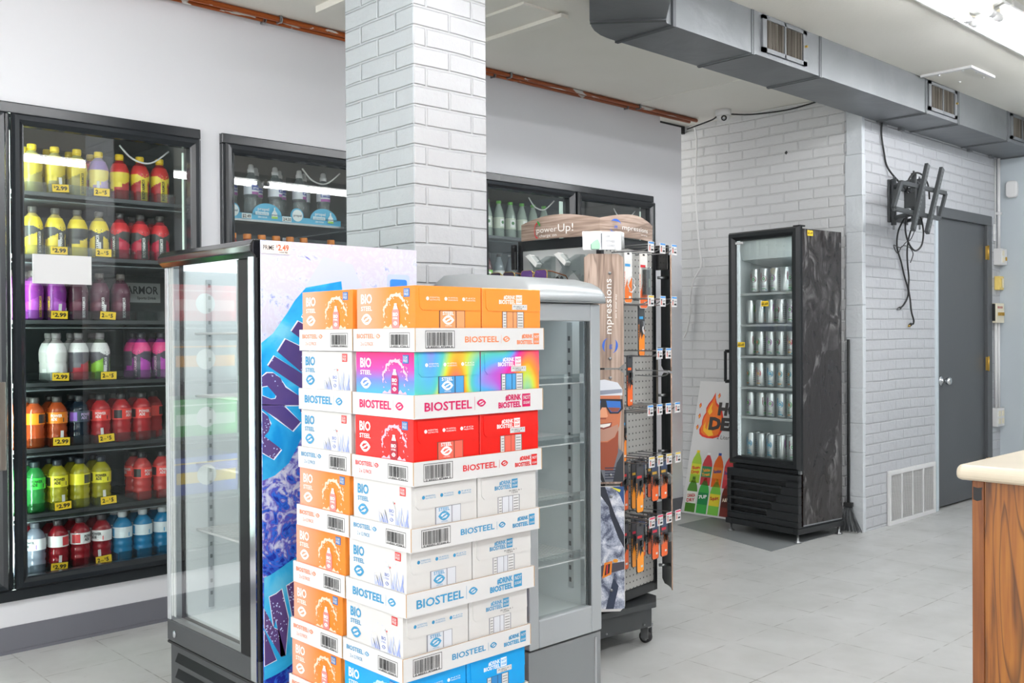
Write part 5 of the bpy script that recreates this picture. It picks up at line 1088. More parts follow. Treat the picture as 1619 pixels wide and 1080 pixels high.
# packs hanging from the hooks
def pack(label, w_, h_, top, mid, low, kind, tab='#d9232e'):
    t = thing('hanging_pack', label, 'package'); th = .004
    b = MB(); f = Fr((0, 0, 0), (1, 0, 0), (0, 0, 1)); ol = rrect(-w_ / 2, -h_, w_ / 2, .012, .010)
    T_, M_, L_ = mk(top, mid, low); b.prism(ol, -th / 2, th / 2, M_, f); ff = Fr((0, -th / 2, 0), (1, 0, 0), (0, 0, 1)); a = w_ / 2 - .002
    b.poly(ff, [(-a, -h_ * .72), (-a * .3, -h_ * .50), (-a * .1, -h_ * .66), (a, -h_ * .45), (a, -h_ + .008), (a - .006, -h_ + .002), (-a + .006, -h_ + .002), (-a, -h_ + .008)], L_, .0004)
    b.rect(ff, -a, -.034, a, -.004, T_, .0004); b.ell(ff, 0, .003, .009, .004, 'black_matte', .0008, 12); b.rect(ff, -a + .002, -.046, a * .5, -.036, flat(tab), .0006)
    b.rect(ff, a * .1, -h_ + .018, a * .7, -h_ + .026, 'card_white', .0008); b.text(ff, -a + .003, -h_ * .70, .008, 'CHARGE', L_, rot=PI / 2, width=h_ * .35, c=.0008, bold=0); b.build('card', t)
    b = MB()
    if kind == 'plug': b.box((-.013, -.030, -h_ * .60), (.016, -.0025, -.052), 'clear_plastic'); b.box((-.009, -.024, -h_ * .48), (.012, -.004, -.062), 'black_gloss'); b.lathe([(.006, -h_ * .58), (.008, -h_ * .48)], 'black_gloss', (.002, -.014, 0), 12); b.build('plug', t, bev=.003)
    elif kind == 'case': b.box((-.016, -.026, -h_ * .78), (.018, -.0025, -.045), 'clear_plastic'); b.box((-.012, -.022, -h_ * .74), (.014, -.004, -.055), 'charcoal'); b.box((.004, -.0232, -h_ * .6), (.012, -.0222, -.09), flat('#8a9a88')); b.build('gadget', t, bev=.003)
    elif kind == 'coil':
        b.tube([(.004 + .022 * math.cos(q), -.010 - .004 * (k % 3), -h_ * .62 + .030 * math.sin(q)) for k, q in enumerate([2 * PI * k / 18 for k in range(73)])], .0022, 'white_plastic', 6); b.build('coiled_cable', t)
    else:
        b.tube(smooth_path([(0, -.007, -.055), (.004, -.009, -h_ * .35), (-.006, -.010, -h_ * .45), (.006, -.009, -h_ * .55), (0, -.007, -h_ * .42), (.002, -.008, -h_ * .3)], 5), .0026, 'black_gloss' if kind == 'cord' else 'white_plastic', 6); b.box((-.004, -.012, -.075), (.006, -.003, -.055), 'black_gloss' if kind == 'cord' else 'steel'); b.build('charger_cord', t)
    return t
def put(t, x, yoff, z, rz=0.0):
    lx, ly = x - S_ + .006, yP - yoff; c_, s_ = math.cos(RZ), math.sin(RZ); o = rc.location
    t.location = (o.x + lx * c_ - ly * s_, o.y + lx * s_ + ly * c_, z); t.rotation_euler = (0, 0, RZ + rz); return t
PK = {}
def pk(label, x, yoff, z, w_, h_, top, mid, low, kind, tab='#d9232e', rz=0.0, grp=None):
    key = (w_, h_, top, mid, low, kind, tab)
    if key in PK: t = dup(PK[key], (0, 0, 0), 0, label)
    else: t = PK[key] = pack(label, w_, h_, top, mid, low, kind, tab)
    if grp: t['group'] = grp
    return put(t, x, yoff, z, rz)
pk('white card pack with a coiled white cable, on the top row of rack hooks', .110, .05, 1.545, .055, .185, '#f0efec', '#ecebe8', '#ef7a2a', 'coil', '#3a9ad8')
pk('white and orange card pack with a grey gadget, top row of rack hooks', .205, .06, 1.545, .055, .205, '#f2f0ec', '#eae6e0', '#f06a28', 'case')
pk('slim black and orange pack with a white charger cord, second row of rack hooks', .205, .05, 1.345, .045, .190, '#4a4c4e', '#3c3e42', '#f58a1f', 'wcord', '#3aa0d8')
pk('slim black and orange pack with a thick black cord, third row of rack hooks', .118, .05, 1.148, .040, .185, '#3c3e42', '#3c3e42', '#f26a22', 'cord', '#f26a22')
pk('narrow orange and blue pack half hidden by the portrait board', .072, .05, .94, .04, .185, '#4a4c4e', '#3c3e42', '#f58a1f', 'cord', '#3aa0d8')
for zi, (z, tb, rn) in enumerate(((.745, '#d8a83a', 'fifth'), (.520, '#e02f4a', 'lowest'))):
    G = 'orange and black charger packs on the lower hooks'
    pk('orange pack with looped black cord, first hook, front, %s hook row' % rn, .074, .12, z, .050, .175, '#4a4a4e', '#3f4044', '#f79a22', 'cord', '#e03038' if zi == 0 or 1 else tb, 0, G)
    pk('orange pack with looped black cord, first hook, behind another, %s hook row' % rn, .070, .055, z, .050, .175, '#4a4a4e', '#3f4044', '#f26a30', 'cord', '#e03038', 0, G)
    pk('orange pack with looped black cord, second hook, %s hook row' % rn, .135, .06, z, .050, .175, '#4a4a4e', '#3f4044', '#f79a22', 'cord', tb, 0, G)
    pk('orange pack with a bulky black plug, third hook, %s hook row' % rn, .200, .11, z, .050, .150, '#3a4a6a', '#3f4044', '#f2661f', 'plug', tb, 0, G)
    pk('orange pack with a bulky black plug, last hook, %s hook row' % rn, .268, .11, z, .050, .150, '#3a4a6a', '#3f4044', '#f2661f', 'plug', tb, 0, G)
    pk('orange pack with a bulky black plug, third hook, behind another, %s hook row' % rn, .200, .05, z, .050, .150, '#3a4a6a', '#3f4044', '#f2661f', 'plug', tb, 0, G)
    pk('orange pack with a bulky black plug, last hook, behind another, %s hook row' % rn, .268, .05, z, .050, .150, '#3a4a6a', '#3f4044', '#f2661f', 'plug', tb, 0, G)
# sunglasses on the aluminium side
def shades(loc, label, col):
    t = thing('sunglasses', label, 'sunglasses', loc, RZ - PI / 2); m = mat('lens_' + col, '#' + col, .1, coat=.6)
    f = Fr((0, 0, 0), (1, 0, 0), (0, 0, 1))
    for s in (-1, 1):
        b = MB(); b.prism([(s * .033 + x, y) for x, y in rrect(-.028, -.020, .028, .018, .012)], 0, .003, m, f); b.build('lens', t)
        b = MB(); b.tube([(s * .062, .003, .014), (s * .068, .02, .012), (s * .066, .11, .0), (s * .062, .135, -.02)], .0025, 'oak_post', 6); b.build('temple', t)
    b = MB(); b.tube([(-.006, -.003, .006), (0, -.004, .010), (.006, -.003, .006)], .002, 'brass', 6)
    for s in (-1, 1): b.tube([(s * .033 + x, -.0015, y) for x, y in rrect(-.028, -.020, .028, .018, .012) + [(.028, .006)]], .0016, 'brass', 6)
    b.build('frame', t); return t
def rackpt(lx, ly, z): c_, s_ = math.cos(RZ), math.sin(RZ); o = rc.location; return (o.x + lx * c_ - ly * s_, o.y + lx * s_ + ly * c_, z)
shades(rackpt(-S_ - .165, .145, 1.462), 'sunglasses with dark purple lenses in the upper clear holder of the rack', '4a4050')
shades(rackpt(-S_ - .165, -.010, 1.464), 'sunglasses with bright violet lenses beside the rack corner board', '5d3f7a')

# ================================================================ BLACK SINGLE-DOOR COOLER OF CANS
bc = thing('black_cooler', 'black single-door cooler full of silver cans against the back brick wall', 'cooler', (5.19, 3.05, 0), math.radians(-5))
W_, D_, H_ = .52, .45, 1.872
b = MB(); b.box((.05, 0, .095), (D_, .022, H_ - .012), 'wrapped_black'); b.box((.05, W_ - .022, .095), (D_, W_, H_ - .012), 'black_satin'); b.box((D_ - .02, .022, .095), (D_, W_ - .022, H_ - .012), 'black_satin'); b.box((.05, .022, H_ - .03), (D_ - .02, W_ - .022, H_ - .012), 'black_satin'); b.box((.05, .022, .40), (D_ - .02, W_ - .022, .46), 'black_satin')
b.box((.05, -.001, .094), (D_, .0, .102), 'steel'); b.build('cabinet', bc, bev=.002)
b = MB(); b.box((.055, .023, .461), (D_ - .021, .034, H_ - .031), 'liner_white'); b.box((.055, W_ - .034, .461), (D_ - .021, W_ - .023, H_ - .031), 'liner_white'); b.box((D_ - .032, .034, .461), (D_ - .021, W_ - .034, H_ - .031), 'liner_white'); b.box((.055, .034, .461), (D_ - .032, W_ - .034, .470), 'liner_white')
b.prism([(.06, H_ - .031), (.06, H_ - .06), (.10, H_ - .17), (.30, H_ - .20), (D_ - .035, H_ - .20), (D_ - .035, H_ - .031)], .04, W_ - .04, 'liner_white', Fr((0, 0, 0), (1, 0, 0), (0, 0, 1)) if 0 else type('G', (), {'pt': lambda s, a, z, c=0: Vector((a, c, z))})())
b.build('liner', bc)
b = MB(); b.box((.052, .036, .5), (.060, .05, H_ - .07), 'led_soft'); b.build('glow_strip', bc)
FZ = [1.492, 1.298, 1.102, .908, .724]
for z in FZ:
    b = MB(); b.box((.06, .036, z - .014), (.064, W_ - .036, z - .002), 'white_plastic')
    for k in range(30): y = .04 + (W_ - .08) * k / 29; b.box((.064, y - .0012, z - .004), (D_ - .04, y + .0012, z - .002), 'white_plastic')
    for k in range(40): y = .04 + (W_ - .08) * k / 39; b.box((.0595, y, z - .011), (.0602, y + .005, z - .006), 'liner_dark')
    b.build('wire_shelf', bc)
def dring(mb, y0, z0, y1, z1, wd, x0, dep, m):
    prof = [(0, 0), (0, -dep * .5), (wd * .22, -dep), (wd * .6, -dep), (wd * .85, -dep * .55), (wd, -dep * .5), (wd, .01)]
    vs = []
    for o, q in prof: vs += [(x0 + q, y1 - o, z0 + o), (x0 + q, y0 + o, z0 + o), (x0 + q, y0 + o, z1 - o), (x0 + q, y1 - o, z1 - o)]
    mb.add(vs, [(i * 4 + k, i * 4 + (k + 1) % 4, (i + 1) * 4 + (k + 1) % 4, (i + 1) * 4 + k) for i in range(len(prof) - 1) for k in range(4)], m)
b = MB(); dring(b, -.002, .425, W_, H_, .056, .045, .045, 'black_satin'); b.box((.035, -.002, .425), (.049, .05, H_), 'black_satin'); b.box((.035, W_ - .05, .425), (.049, W_, H_), 'black_satin'); dr = b.build('door', bc)
b = MB(); b.add([(.022, W_ - .055, .480), (.022, .053, .480), (.022, .053, H_ - .055), (.022, W_ - .055, H_ - .055)], [(0, 1, 2, 3)], 'door_glass'); b.build('door_glass', dr)
b = MB(); b.box((-.012, W_ - .004, .93), (.012, W_ + .010, .95), 'black_matte'); b.box((-.012, W_ - .004, 1.12), (.012, W_ + .010, 1.14), 'black_matte'); b.box((-.02, W_ + .004, .94), (.0, W_ + .012, 1.13), 'black_matte'); b.build('handle', dr)
def psticker(txt, par, o, u, nm='price_sticker'):
    b = MB(); f = Fr(o, u, (0, 0, 1)); b.rect(f, 0, 0, .055, .032, 'price_yellow', .0008); b.text(f, .003, .009, .014, txt, 'ink', width=.047, c=.0012, bold=.03); return b.build(nm, par)
psticker('$2.69', dr, (.0205, W_ - .065, 1.155), (0, -1, 0)); psticker('$2.69', dr, (.0205, .275, 1.405), (0, -1, 0)); psticker('$2.69', bc, (.10, -.0006, 1.82), (1, 0, 0))
b = MB(); b.box((.012, W_ - .11, H_ - .075), (.0205, W_ - .056, H_ - .062), 'white_plastic'); b.build('door_label', dr)
b = MB()     # louvred kick panel with five long slots
y0, y1 = -.004, W_ + .006; zs0 = [.135, .185, .235, .285, .335]
b.box((.030, y0 + .02, .10), (.046, y1 - .02, .40), 'black_matte')
def slab(ya, yb, za, zb): b.box((-.004, ya, za), (.030, yb, zb), 'black_satin')
slab(y0, y1, .09, .125); slab(y0, y1, .352, .40)
for i, z in enumerate(zs0):
    L = .27 + .035 * i; zt = z + .022
    slab(y1 - .03, y1, z - .010, zt + .018); slab(y0, y1 - .03 - L, z - .010, zt + .018); slab(y1 - .03 - L, y1 - .03, zt, zt + .018 if i < 4 else zt)
    if i == 0: slab(y1 - .03 - L, y1 - .03, .125, z)
b.build('kick_panel', bc, bev=.004)
b = MB(); b.box((-.012, -.006, .052), (D_ + .01, .03, .086), 'black_satin'); b.box((-.012, W_ - .03, .052), (D_ + .01, W_ + .012, .086), 'black_satin'); b.box((-.012, .03, .052), (.03, W_ - .03, .086), 'black_satin'); b.box((D_ - .03, .03, .052), (D_ + .01, W_ - .03, .086), 'black_satin'); b.box((.0, 0, .086), (D_, W_, .0945), 'black_matte'); b.build('base_frame', bc, bev=.003)
for x in (.012, D_ - .02):
    for y in (.012, W_ - .012): b = MB(); b.lathe([(.022, .0022), (.022, .008), (.008, .014), (.008, .053)], 'steel', (x, y, 0), 14); b.build('foot', bc)
b = MB(); b.box((.03, .004, .404), (.049, .02, .424), 'steel'); b.box((.0, .0, .39), (.03, .012, .40), 'steel'); b.build('hinge', bc)
b = MB(); b.box((.03, .0, H_ - .001), (.08, .05, H_ + .008), 'black_satin'); b.build('top_hinge', bc)
mat('can_silver', '#c3c6c7', 0.28, 0.75)
def can(label, c1, c2):
    t = thing('drink_can', label, 'can'); b = MB(); b.lathe([(.024, 0), (.0315, .007), (.0325, .012), (.0325, .136), (.027, .147), (.027, .150), (.0255, .1505)], 'can_silver', n=24); b.build('can', t)
    b = MB(); A1, A2 = flat(c1, .3), flat(c2, .3)
    for th in (0, PI):
        c_ = Cy((0, 0, 0), .0327, th)
        ringp = [(.019 * math.cos(q), .085 + .021 * math.sin(q)) for q in (2 * PI * k / 18 for k in range(18))]
        b.poly(c_, ringp, A1, .0003); b.ell(c_, 0, .085, .0145, .0165, 'can_silver', .0006, 16); b.ell(c_, 0, .085, .0075, .009, A2, .0009, 12); b.ell(c_, 0, .085, .003, .004, 'card_white', .0012, 8)
        b.poly(c_, [(-.019, .085), (-.014, .085), (-.013, .125), (-.018, .120)], A1, .0005)
        b.text(c_, -.012, .035, .008, 'ENERGY', A1, width=.024, c=.0006, bold=0); b.rect(c_, -.012, .022, .012, .026, A2, .0005, 3); b.ell(c_, .014, .018, .004, .004, flat('#3d7a8c'), .0006, 8)
    c_ = Cy((0, 0, 0), .0327, PI / 2)
    for k in range(7): b.rect(c_, -.012, .03 + .012 * k, .012, .036 + .012 * k, flat('#8b8f90'), .0003, 3)
    b.build('printed_ring', t); return t
CC = {'a': ('#7a2438', '#3f9a4a', 'maroon-ringed'), 'b': ('#2f7f8f', '#d9902c', 'teal-ringed'), 'c': ('#3d8a3a', '#e08a2c', 'green-ringed'), 'd': ('#8a3a86', '#4f9a3a', 'purple-ringed'), 'e': ('#1689b8', '#1fa2c8', 'bright blue-ringed'), 'f': ('#c2364a', '#e2a12c', 'red-ringed')}
rowsF = [(1.492, 'aada'), (1.298, 'cbdad'), (1.102, 'acdaf'), (.908, 'cfebb'), (.724, 'dadec'), (.4705, 'eeeda')]
rn6 = ['top', 'second', 'third', 'fourth', 'fifth', 'bottom']; random.seed(21)
def bcpt(x, y, z): a = math.radians(-5); return (5.19 + x * math.cos(a) - y * math.sin(a), 3.05 + x * math.sin(a) + y * math.cos(a), z)
for ri, (z, ks) in enumerate(rowsF):
    n_ = len(ks)
    for i, k in enumerate(ks):
        y = W_ - .105 - .076 * i - (.03 if ri == 0 else 0) + random.uniform(-.003, .003)
        if y < .07: continue
        for rowi in ((0, 1) if ri in (0, 5, 2) else (0,)):
            lb = '%s silver can, %s from left, %s row, %s shelf of black cooler' % (CC[k][2], ORD[i], 'front' if rowi == 0 else 'rear', rn6[ri]); xx = .105 + .072 * rowi
            rz = -PI / 2 + random.uniform(-.5, .5) + (1.6 if random.random() < .2 else 0); key = 'can' + k
            if key not in PRO: PRO[key] = can(lb, CC[k][0], CC[k][1]); o = PRO[key]; o.location = bcpt(xx, y, z); o.rotation_euler = (0, 0, rz); o['group'] = 'silver cans in the black cooler'
            else: dup(PRO[key], bcpt(xx, y, z), rz, lb, 'silver cans in the black cooler')

# ---- leaning promotional board
pb = thing('promo_board', 'white promotional board with flame artwork and soda bottles leaning behind the black cooler', 'sign')
p0 = Vector((5.515, 4.145, .006)); top = Vector((5.757, 4.150, .905)); v_ = (top - p0).normalized(); u_ = Vector((0, -1, 0)); H2 = (top - p0).length
f = Fr(p0, u_, v_)
pb.location = p0
b = MB(); fl_ = Fr((0, 0, 0), u_, v_)
W2 = .54; b.prism([(0, 0), (W2, 0), (W2, H2), (0, H2)], -.005, 0, 'card_white', fl_); b.build('panel', pb)
b = MB(); f = fl_; RD, OR, YE, DK = flat('#e23a22'), flat('#f47a20'), flat('#fbc02d'), flat('#3a3534')
def pp(pts, m, c): b.poly(f, [(x / 120 * .36 + .0, z) for x, z in pts], m, c)
F0 = lambda X, Yp: (X, Yp)
fire_ = [(.150, .44), (.108, .46), (.095, .50), (.120, .54), (.118, .58), (.130, .62), (.155, .65), (.150, .69), (.175, .73), (.215, .77), (.250, .83), (.262, .78), (.285, .74), (.320, .72), (.36, .70), (.40, .62), (.42, .52), (.38, .45), (.30, .43), (.22, .43)]
tf = lambda P_: [(.05 + (x - .095) * .60, .53 + (z - .43) * .81) for x, z in P_]
fire = tf(fire_); b.poly(f, fire, RD, .0006); cx_, cy_ = .137, .65
b.poly(f, [((x - cx_) * .86 + cx_, (y - cy_) * .88 + cy_) for x, y in fire], OR, .0012)
b.poly(f, tf([(.19, .47), (.155, .49), (.15, .53), (.17, .57), (.175, .52), (.20, .50), (.21, .56), (.235, .60), (.24, .54), (.27, .50), (.30, .46), (.24, .445)]), YE, .0018); b.poly(f, tf([(.18, .66), (.20, .70), (.235, .74), (.225, .69), (.245, .66), (.21, .63)]), YE, .0018)
for x, z in ((.03, .755), (.035, .68), (.03, .60), (.175, .83)): b.poly(f, [(x, z - .02), (x + .012, z), (x + .004, z + .022), (x - .010, z + .004)], RD, .0006); b.poly(f, [(x, z - .014), (x + .006, z), (x + .001, z + .012), (x - .005, z)], YE, .0012)
b.text(f, .185, .700, .080, 'HOT', DK, width=.24, c=.0024, bold=.06); b.text(f, .125, .595, .080, 'DEALS', DK, width=.38, c=.0024, bold=.06); b.text(f, .205, .530, .028, '2 Liter Bottles', DK, width=.22, c=.0012, bold=.0)
def bott(x, z, w2, h2, body, lab, cap, txt, tc):
    B_, L_, C_ = flat(body, .3), flat(lab, .3), flat(cap, .3); c = .0012
    b.poly(f, [(x - w2, z), (x + w2, z), (x + w2, z + h2 * .62), (x + w2 * .8, z + h2 * .75), (x + w2 * .25, z + h2 * .93), (x - w2 * .25, z + h2 * .93), (x - w2 * .8, z + h2 * .75), (x - w2, z + h2 * .62)], B_, c)
    b.rect(f, x - w2, z + h2 * .25, x + w2, z + h2 * .58, L_, c + .0006); b.rect(f, x - w2 * .3, z + h2 * .92, x + w2 * .3, z + h2, C_, c)
    for k, s_ in enumerate(txt.split('|')): b.text(f, x, z + h2 * (.42 - .13 * k), h2 * .09, s_, flat(tc), 'c', width=w2 * 1.6, c=c + .0012, bold=.04, rot=.15)
for a in (( .072, .215, .040, .225, '#a3c93a', '#d7dc3a', '#f2cf1d', 'Sun|Drop', '#d8342a'), (.162, .205, .040, .225, '#c23a3f', '#2f8a5a', '#eef0f0', 'Tahitian|Treat', '#f2a23a'), (.252, .200, .040, .235, '#ee6a1f', '#f08a2c', '#2f4f9a', 'Sunkist', '#24408a'), (.342, .200, .040, .235, '#d8434a', '#e0555a', '#2f4f9a', 'Sunkist', '#24408a'),
          (.068, .012, .042, .245, '#4f8a2e', '#e8ece4', '#2f6a2e', 'CANADA|DRY', '#c23a3f'), (.163, .012, .042, .245, '#3fae4a', '#1f8a4a', '#d8342a', '7UP', '#ffffff'), (.258, .012, .042, .245, '#7fc94a', '#f0dc3a', '#f0dc3a', 'Squirt', '#c2342a'), (.353, .012, .042, .245, '#7a2f24', '#5a2a1f', '#e8e4da', 'A&W', '#f0e0c8')): bott(*a)
b.build('printed_artwork', pb)

# ---- broom bristles beside the black cooler
br = thing('broom', 'grey bristled broom head tucked behind the black cooler, by the plaster corner', 'broom', (5.715, 2.99 + .02, 0), .2)
random.seed(9); b = MB()
for k in range(90):
    a = random.uniform(-.045, .045); c_ = random.uniform(-.012, .012); s_ = random.uniform(1.5, 2.0)
    b.tube([(c_, a * .45, .165), (c_ * 1.3 - .005, a * 1.0, .09), (c_ * 1.8 - .012, a * s_ * .85 - .012, .006 + random.uniform(0, .012))], .0013, 'door_grey', 4)
b.build('bristles', br); b = MB(); b.box((-.018, -.026, .160), (.018, .026, .185), 'black_matte'); b.build('ferrule', br); b = MB(); b.tube([(0, 0, .184), (.01, .0, .9), (.012, 0, 1.2)], .009, 'black_matte', 10); b.build('stick', br)

# ================================================================ SALES COUNTER AT THE RIGHT
CX, CY, CZ = 2.34, .965, .93
b = MB(); pr = []
for t_ in range(7): q = PI / 2 * t_ / 6; pr.append((CX + .02 - .02 * math.sin(q), CZ - .02 + .02 * math.cos(q)))
L = 1.7; n_ = len(pr)
prof = pr + [(CX, CZ - .036), (CX + .75, CZ - .036), (CX + .75, CZ)]
class G2:
    def pt(s, a, z, c=0): return Vector((a, c, z))
b.prism(prof, CY - L, CY, 'laminate', G2()); o = b.build('countertop', bev=.012, seg=3); tag(o, 'cream laminate countertop with a rounded edge on the oak sales counter', 'countertop')
ct = thing('sales_counter', 'oak-veneer sales counter base under the cream laminate top', 'counter', (CX + .028, CY - .028, 0))
b = MB(); b.box((0, -.027, 0), (.03, 0, CZ - .0365), 'oak_post'); b.box((.03, -.02, 0), (.69, 0, CZ - .0365), 'oak'); b.build('corner_post', ct, bev=.002)
b = MB(); b.box((.004, -1.6, 0), (.022, -.0275, CZ - .037), 'oak'); b.build('side_panel', ct)
f = Fr((0, 0, 0), (0, -1, 0), (0, 0, 1)); b = MB(); b.poly(f, [(.003, CZ - .082), (.012, CZ - .085), (.023, CZ - .081), (.0225, CZ - .06), (.024, CZ - .052), (.013, CZ - .054), (.003, CZ - .052)], 'ink', .0008); b.build('worn_mark', ct)

# ================================================================ WALL FITTINGS BY THE DOOR
tv = thing('tv_mount', 'black articulated TV wall bracket with two tilted rails on the white brick wall', 'bracket', (6.15, YC, 2.05))
def L3(x, y, z): return (x - 6.15, y - YC, z - 2.05)
b = MB(); b.box(L3(6.10, 2.925, 1.95), L3(6.14, 2.9385, 2.225), 'charcoal'); b.box(L3(6.14, 2.93, 2.17), L3(6.36, 2.9385, 2.215), 'charcoal'); b.box(L3(6.14, 2.93, 1.96), L3(6.36, 2.9385, 2.0), 'charcoal'); b.box(L3(6.34, 2.925, 1.95), L3(6.37, 2.9385, 2.225), 'charcoal'); b.build('wall_plate', tv, bev=.002)
for z in (2.175, 1.975):
    b = MB(); b.tube([L3(6.14, 2.92, z), L3(6.04, 2.80, z), L3(5.98, 2.72, z)], .016, 'charcoal', 8); b.tube([L3(6.34, 2.92, z), L3(6.24, 2.78, z), L3(6.02, 2.72, z)], .013, 'charcoal', 8); b.build('arm', tv)
for x, y in ((6.12, 2.905), (5.99, 2.715), (6.24, 2.79)):
    b = MB(); b.tube([L3(x, y, 1.93), L3(x, y, 2.225)], .017, 'charcoal', 12); b.tube([L3(x, y, 1.90), L3(x, y, 2.24)], .007, 'steel', 8); b.build('pivot_pin', tv)
yv = 2.64
def barv(b, p, q, wd, d=.012, m='charcoal'):
    p = Vector((p[0], 0, p[1])); q = Vector((q[0], 0, q[1])); dr_ = (q - p).normalized(); n = Vector((dr_.z, 0, -dr_.x)) * wd / 2
    vs = []
    for yy in (yv - d / 2, yv + d / 2):
        for r in (p - n, p + n, q + n, q - n): vs.append(L3(r.x, yy, r.z))
    b.add(vs, [(0, 1, 2, 3), (7, 6, 5, 4), (0, 4, 5, 1), (1, 5, 6, 2), (2, 6, 7, 3), (3, 7, 4, 0)], m)
c1, c2, c3, c4 = (5.651, 2.125), (6.275, 2.120), (6.18, 1.952), (5.553, 1.965)
b = MB()
for p, q, wd in ((c1, c2, .026), (c2, c3, .022), (c3, c4, .026), (c4, c1, .028)): barv(b, p, q, wd, .02)
barv(b, (5.84, 2.045), (5.97, 2.04), .15, .012); b.build('mount_frame', tv, bev=.002)
yv = 2.615
for p, q in (((5.957, 2.262), (5.757, 1.850)), ((6.164, 2.262), (5.946, 1.845))):
    b = MB(); barv(b, p, q, .034, .022)
    for k in range(16):
        t_ = .04 + .06 * k; x = p[0] + (q[0] - p[0]) * t_; z = p[1] + (q[1] - p[1]) * t_; f = Fr(L3(x, yv - .0112, z), (1, 0, 0), (0, 0, 1)); b.rect(f, -.004, -.006, .004, .006, 'liner_grey', .0006)
    b.build('rail', tv, bev=.002)
b = MB(); b.box(L3(5.86, 2.645, 2.0), L3(6.0, 2.71, 2.09), 'charcoal'); b.build('tilt_head', tv, bev=.004)
YW = YC - .012
cable('tv_cable', 'black cable dropping from the duct to the TV bracket', [(5.99, YC - .02, 2.570), (6.0, YW, 2.50), (6.03, YW, 2.40), (6.08, YW, 2.30), (6.16, YC - .05, 2.21), (6.22, 2.84, 2.14), (6.20, 2.78, 2.08)], .006, 'black_matte')
cable('tv_cable', 'black cable looped in an arch over the two bracket rails', [(5.80, 2.67, 2.08), (5.84, 2.68, 2.16), (5.93, 2.685, 2.215), (6.03, 2.68, 2.215), (6.10, 2.675, 2.16), (6.11, 2.67, 2.07)], .0055, 'black_matte')
cable('tv_cable', 'black cable hanging in a round loop below the bracket', [(5.84, 2.68, 1.99), (5.84, 2.70, 1.88), (5.88, 2.70, 1.79), (5.97, 2.70, 1.745), (6.06, 2.70, 1.78), (6.09, 2.70, 1.86), (6.04, 2.69, 1.94), (5.98, 2.685, 1.99)], .0055, 'black_matte')
cable('tv_cable', 'black cable hanging down the brick wall, ending in the upper plug', [(6.20, 2.93 - .06, 1.98), (6.19, YW - .02, 1.90), (6.21, YW, 1.80), (6.27, YW, 1.70), (6.31, YW, 1.62), (6.36, YW, 1.54), (6.37, YW, 1.50), (6.35, YW, 1.46), (6.30, YW, 1.42), (6.25, YW, 1.40)], .0055, 'black_matte')
cable('tv_cable', 'black cable twisting with its neighbour, ending in the lower plug', [(6.34, 2.85, 1.99), (6.36, YW - .02, 1.90), (6.33, YW - .014, 1.80), (6.33, YW - .014, 1.70), (6.35, YW - .014, 1.60), (6.345, YW - .014, 1.53), (6.37, YW - .014, 1.45), (6.385, YW - .014, 1.38), (6.42, YW - .014, 1.32), (6.41, YW - .014, 1.295)], .0055, 'black_matte')
cable('tv_cable', 'thin black wire curled into a small triangle below the bracket', [(6.36, 2.85, 1.98), (6.34, 2.89, 1.86), (6.28, 2.898, 1.83), (6.2, 2.898, 1.79), (6.10, 2.898, 1.80), (6.16, 2.898, 1.75), (6.22, 2.898, 1.80), (6.32, 2.898, 1.80), (6.38, 2.898, 1.76), (6.34, 2.898, 1.70)], .0028, 'black_matte')
b = MB(); b.tube([(6.255, YW, 1.402), (6.235, YW, 1.396)], .010, 'black_matte', 8); b.tube([(6.236, YW, 1.396), (6.222, YW, 1.392)], .006, 'steel', 8); tag(b.build('cable_plug'), 'metal-tipped black plug on the shorter cable below the TV bracket', 'plug')
b = MB(); b.tube([(6.414, YW, 1.297), (6.39, YW, 1.287)], .010, 'black_matte', 8); b.tube([(6.391, YW, 1.287), (6.375, YW, 1.282)], .006, 'brass', 8); tag(b.build('cable_plug'), 'brass-tipped black plug on the longer cable below the TV bracket', 'plug')
b = MB(); f = Fr((XB, 3.47, 2.43), (0, -1, 0), (0, 0, 1)); b.poly(f, [(0, -.014), (.012, 0), (0, .014), (-.012, 0)], 'black_matte', .001); o = b.build('wall_hole'); o['kind'] = 'structure'

b = MB(); b.prism(rrect(-.042, -.065, .042, .065, .03), 0, .045, 'white_plastic', Fr((XD, 2.84, 2.33), (0, -1, 0), (0, 0, 1))); o = b.build('motion_sensor', bev=.010, seg=3)
tag(o, 'white rounded motion sensor high on the blue-grey far wall', 'sensor')
cd = thing('conduit', 'white electrical conduit running down the corner from the duct to the white box', 'conduit', (7.905, YC, 0))
b = MB(); b.tube([(0, -.018, 1.87), (0, -.018, 2.57)], .012, 'white_plastic', 10); b.build('pipe', cd); b = MB(); b.box((-.02, -.034, 2.14), (.02, -.001, 2.16), 'white_plastic'); b.build('strap', cd)
b = MB(); b.tube([(7.868, YC - .006, 1.85), (7.870, YC - .006, 2.56)], .004, 'white_plastic', 6); tag(b.build('thin_cable'), 'thin white wire beside the corner conduit', 'cable')
def plate(name, lb, cat, x, z, wd, h, d, m, extras):
    t = thing(name, lb, cat, (x, YC, z)); b = MB(); b.box((-wd / 2, -d, -h / 2), (wd / 2, -.001, h / 2), m); b.build('plate', t, bev=.004)
    for nm_, a, c_, mm in extras: b = MB(); b.box(a, c_, mm); b.build(nm_, t, bev=.001)
    return t
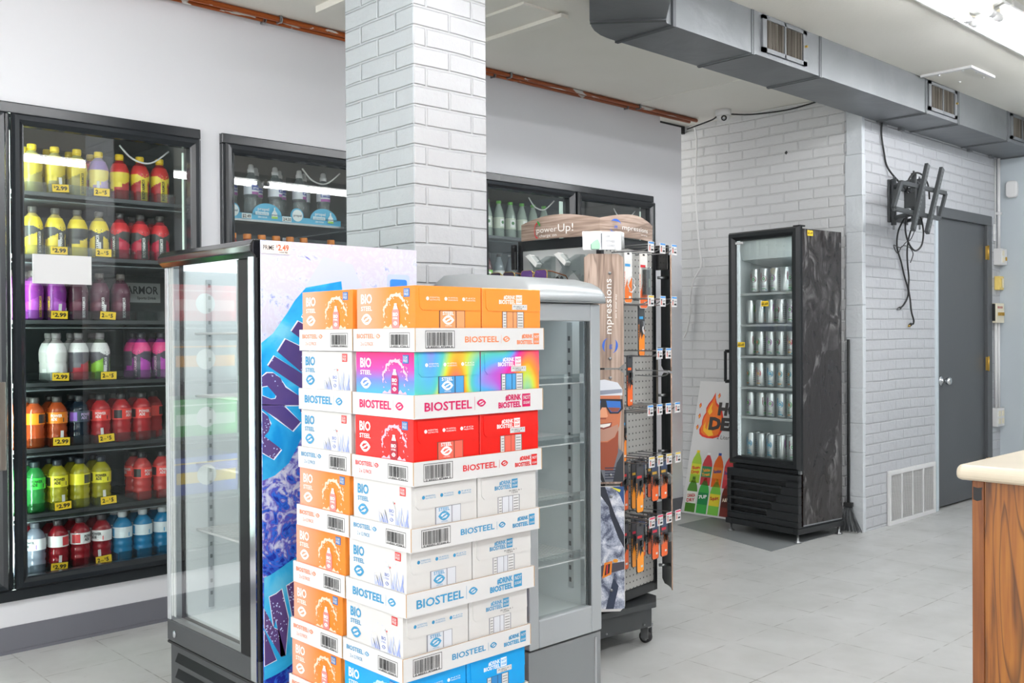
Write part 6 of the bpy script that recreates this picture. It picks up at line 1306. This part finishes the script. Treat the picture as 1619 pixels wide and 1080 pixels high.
plate('blank_plate', 'narrow white switch plate above the corner junction box', 'plate', 7.855, 2.02 - .02, .045, .13, .01, 'white_plastic', [('switch', (-.006, -.016, -.012), (.006, -.01, .012), 'white_plastic')])
plate('junction_box', 'white electrical box with outlets below the corner conduit', 'outlet', 7.90, 1.815, .11, .125, .06, 'white_plastic', [('outlet', (-.04, -.066, .005), (-.01, -.06, .045), 'cream_plastic'), ('outlet', (-.04, -.066, -.045), (-.01, -.06, -.005), 'cream_plastic'), ('key_lock', (.018, -.07, -.03), (.03, -.06, -.002), 'brass')])
plate('yellow_switch', 'yellowed double rocker switch on the corner brick', 'switch', 7.90, 1.615, .085, .105, .04, 'yellow_plastic', [('rocker', (-.032, -.047, -.035), (-.008, -.04, .035), 'yellow_plastic'), ('rocker', (.006, -.047, -.035), (.030, -.04, .035), 'cream_plastic')])
sp = plate('switch_panel', 'cream four-gang switch panel with small red labels beside the door', 'switch', 7.875, 1.385, .15, .15, .04, 'cream_plastic', [('toggle', (-.05 + .028 * k, -.055, -.02), (-.043 + .028 * k, -.04, .005), 'brass') for k in range(4)] + [('red_label', (-.055 + .035 * k, -.0415, .035), (-.035 + .035 * k, -.04, .052), flat('#b0453c')) for k in range(3)] + [('dark_gap', (-.085, -.03, -.06), (-.075, -.001, .07), 'black_matte')])
for x, lb in ((7.845, 'white conduit tube under the switch panel, nearer the door'), (7.90, 'white conduit tube under the switch panel, nearer the corner')):
    b = MB(); b.tube([(x, YC - .016, .66), (x, YC - .016, 1.309)], .011, 'white_plastic', 10); tag(b.build('conduit_tube'), lb, 'conduit')
plate('outlet_box', 'white double outlet box low on the corner brick below the conduits', 'outlet', 7.87, .59, .14, .14, .045, 'white_plastic', [('outlet', (-.05, -.05, .008), (-.015, -.045, .05), 'cream_plastic'), ('outlet', (-.05, -.05, -.05), (-.015, -.045, -.008), 'cream_plastic'), ('outlet', (.015, -.05, .008), (.05, -.045, .05), 'cream_plastic'), ('outlet', (.015, -.05, -.05), (.05, -.045, -.008), 'cream_plastic')])
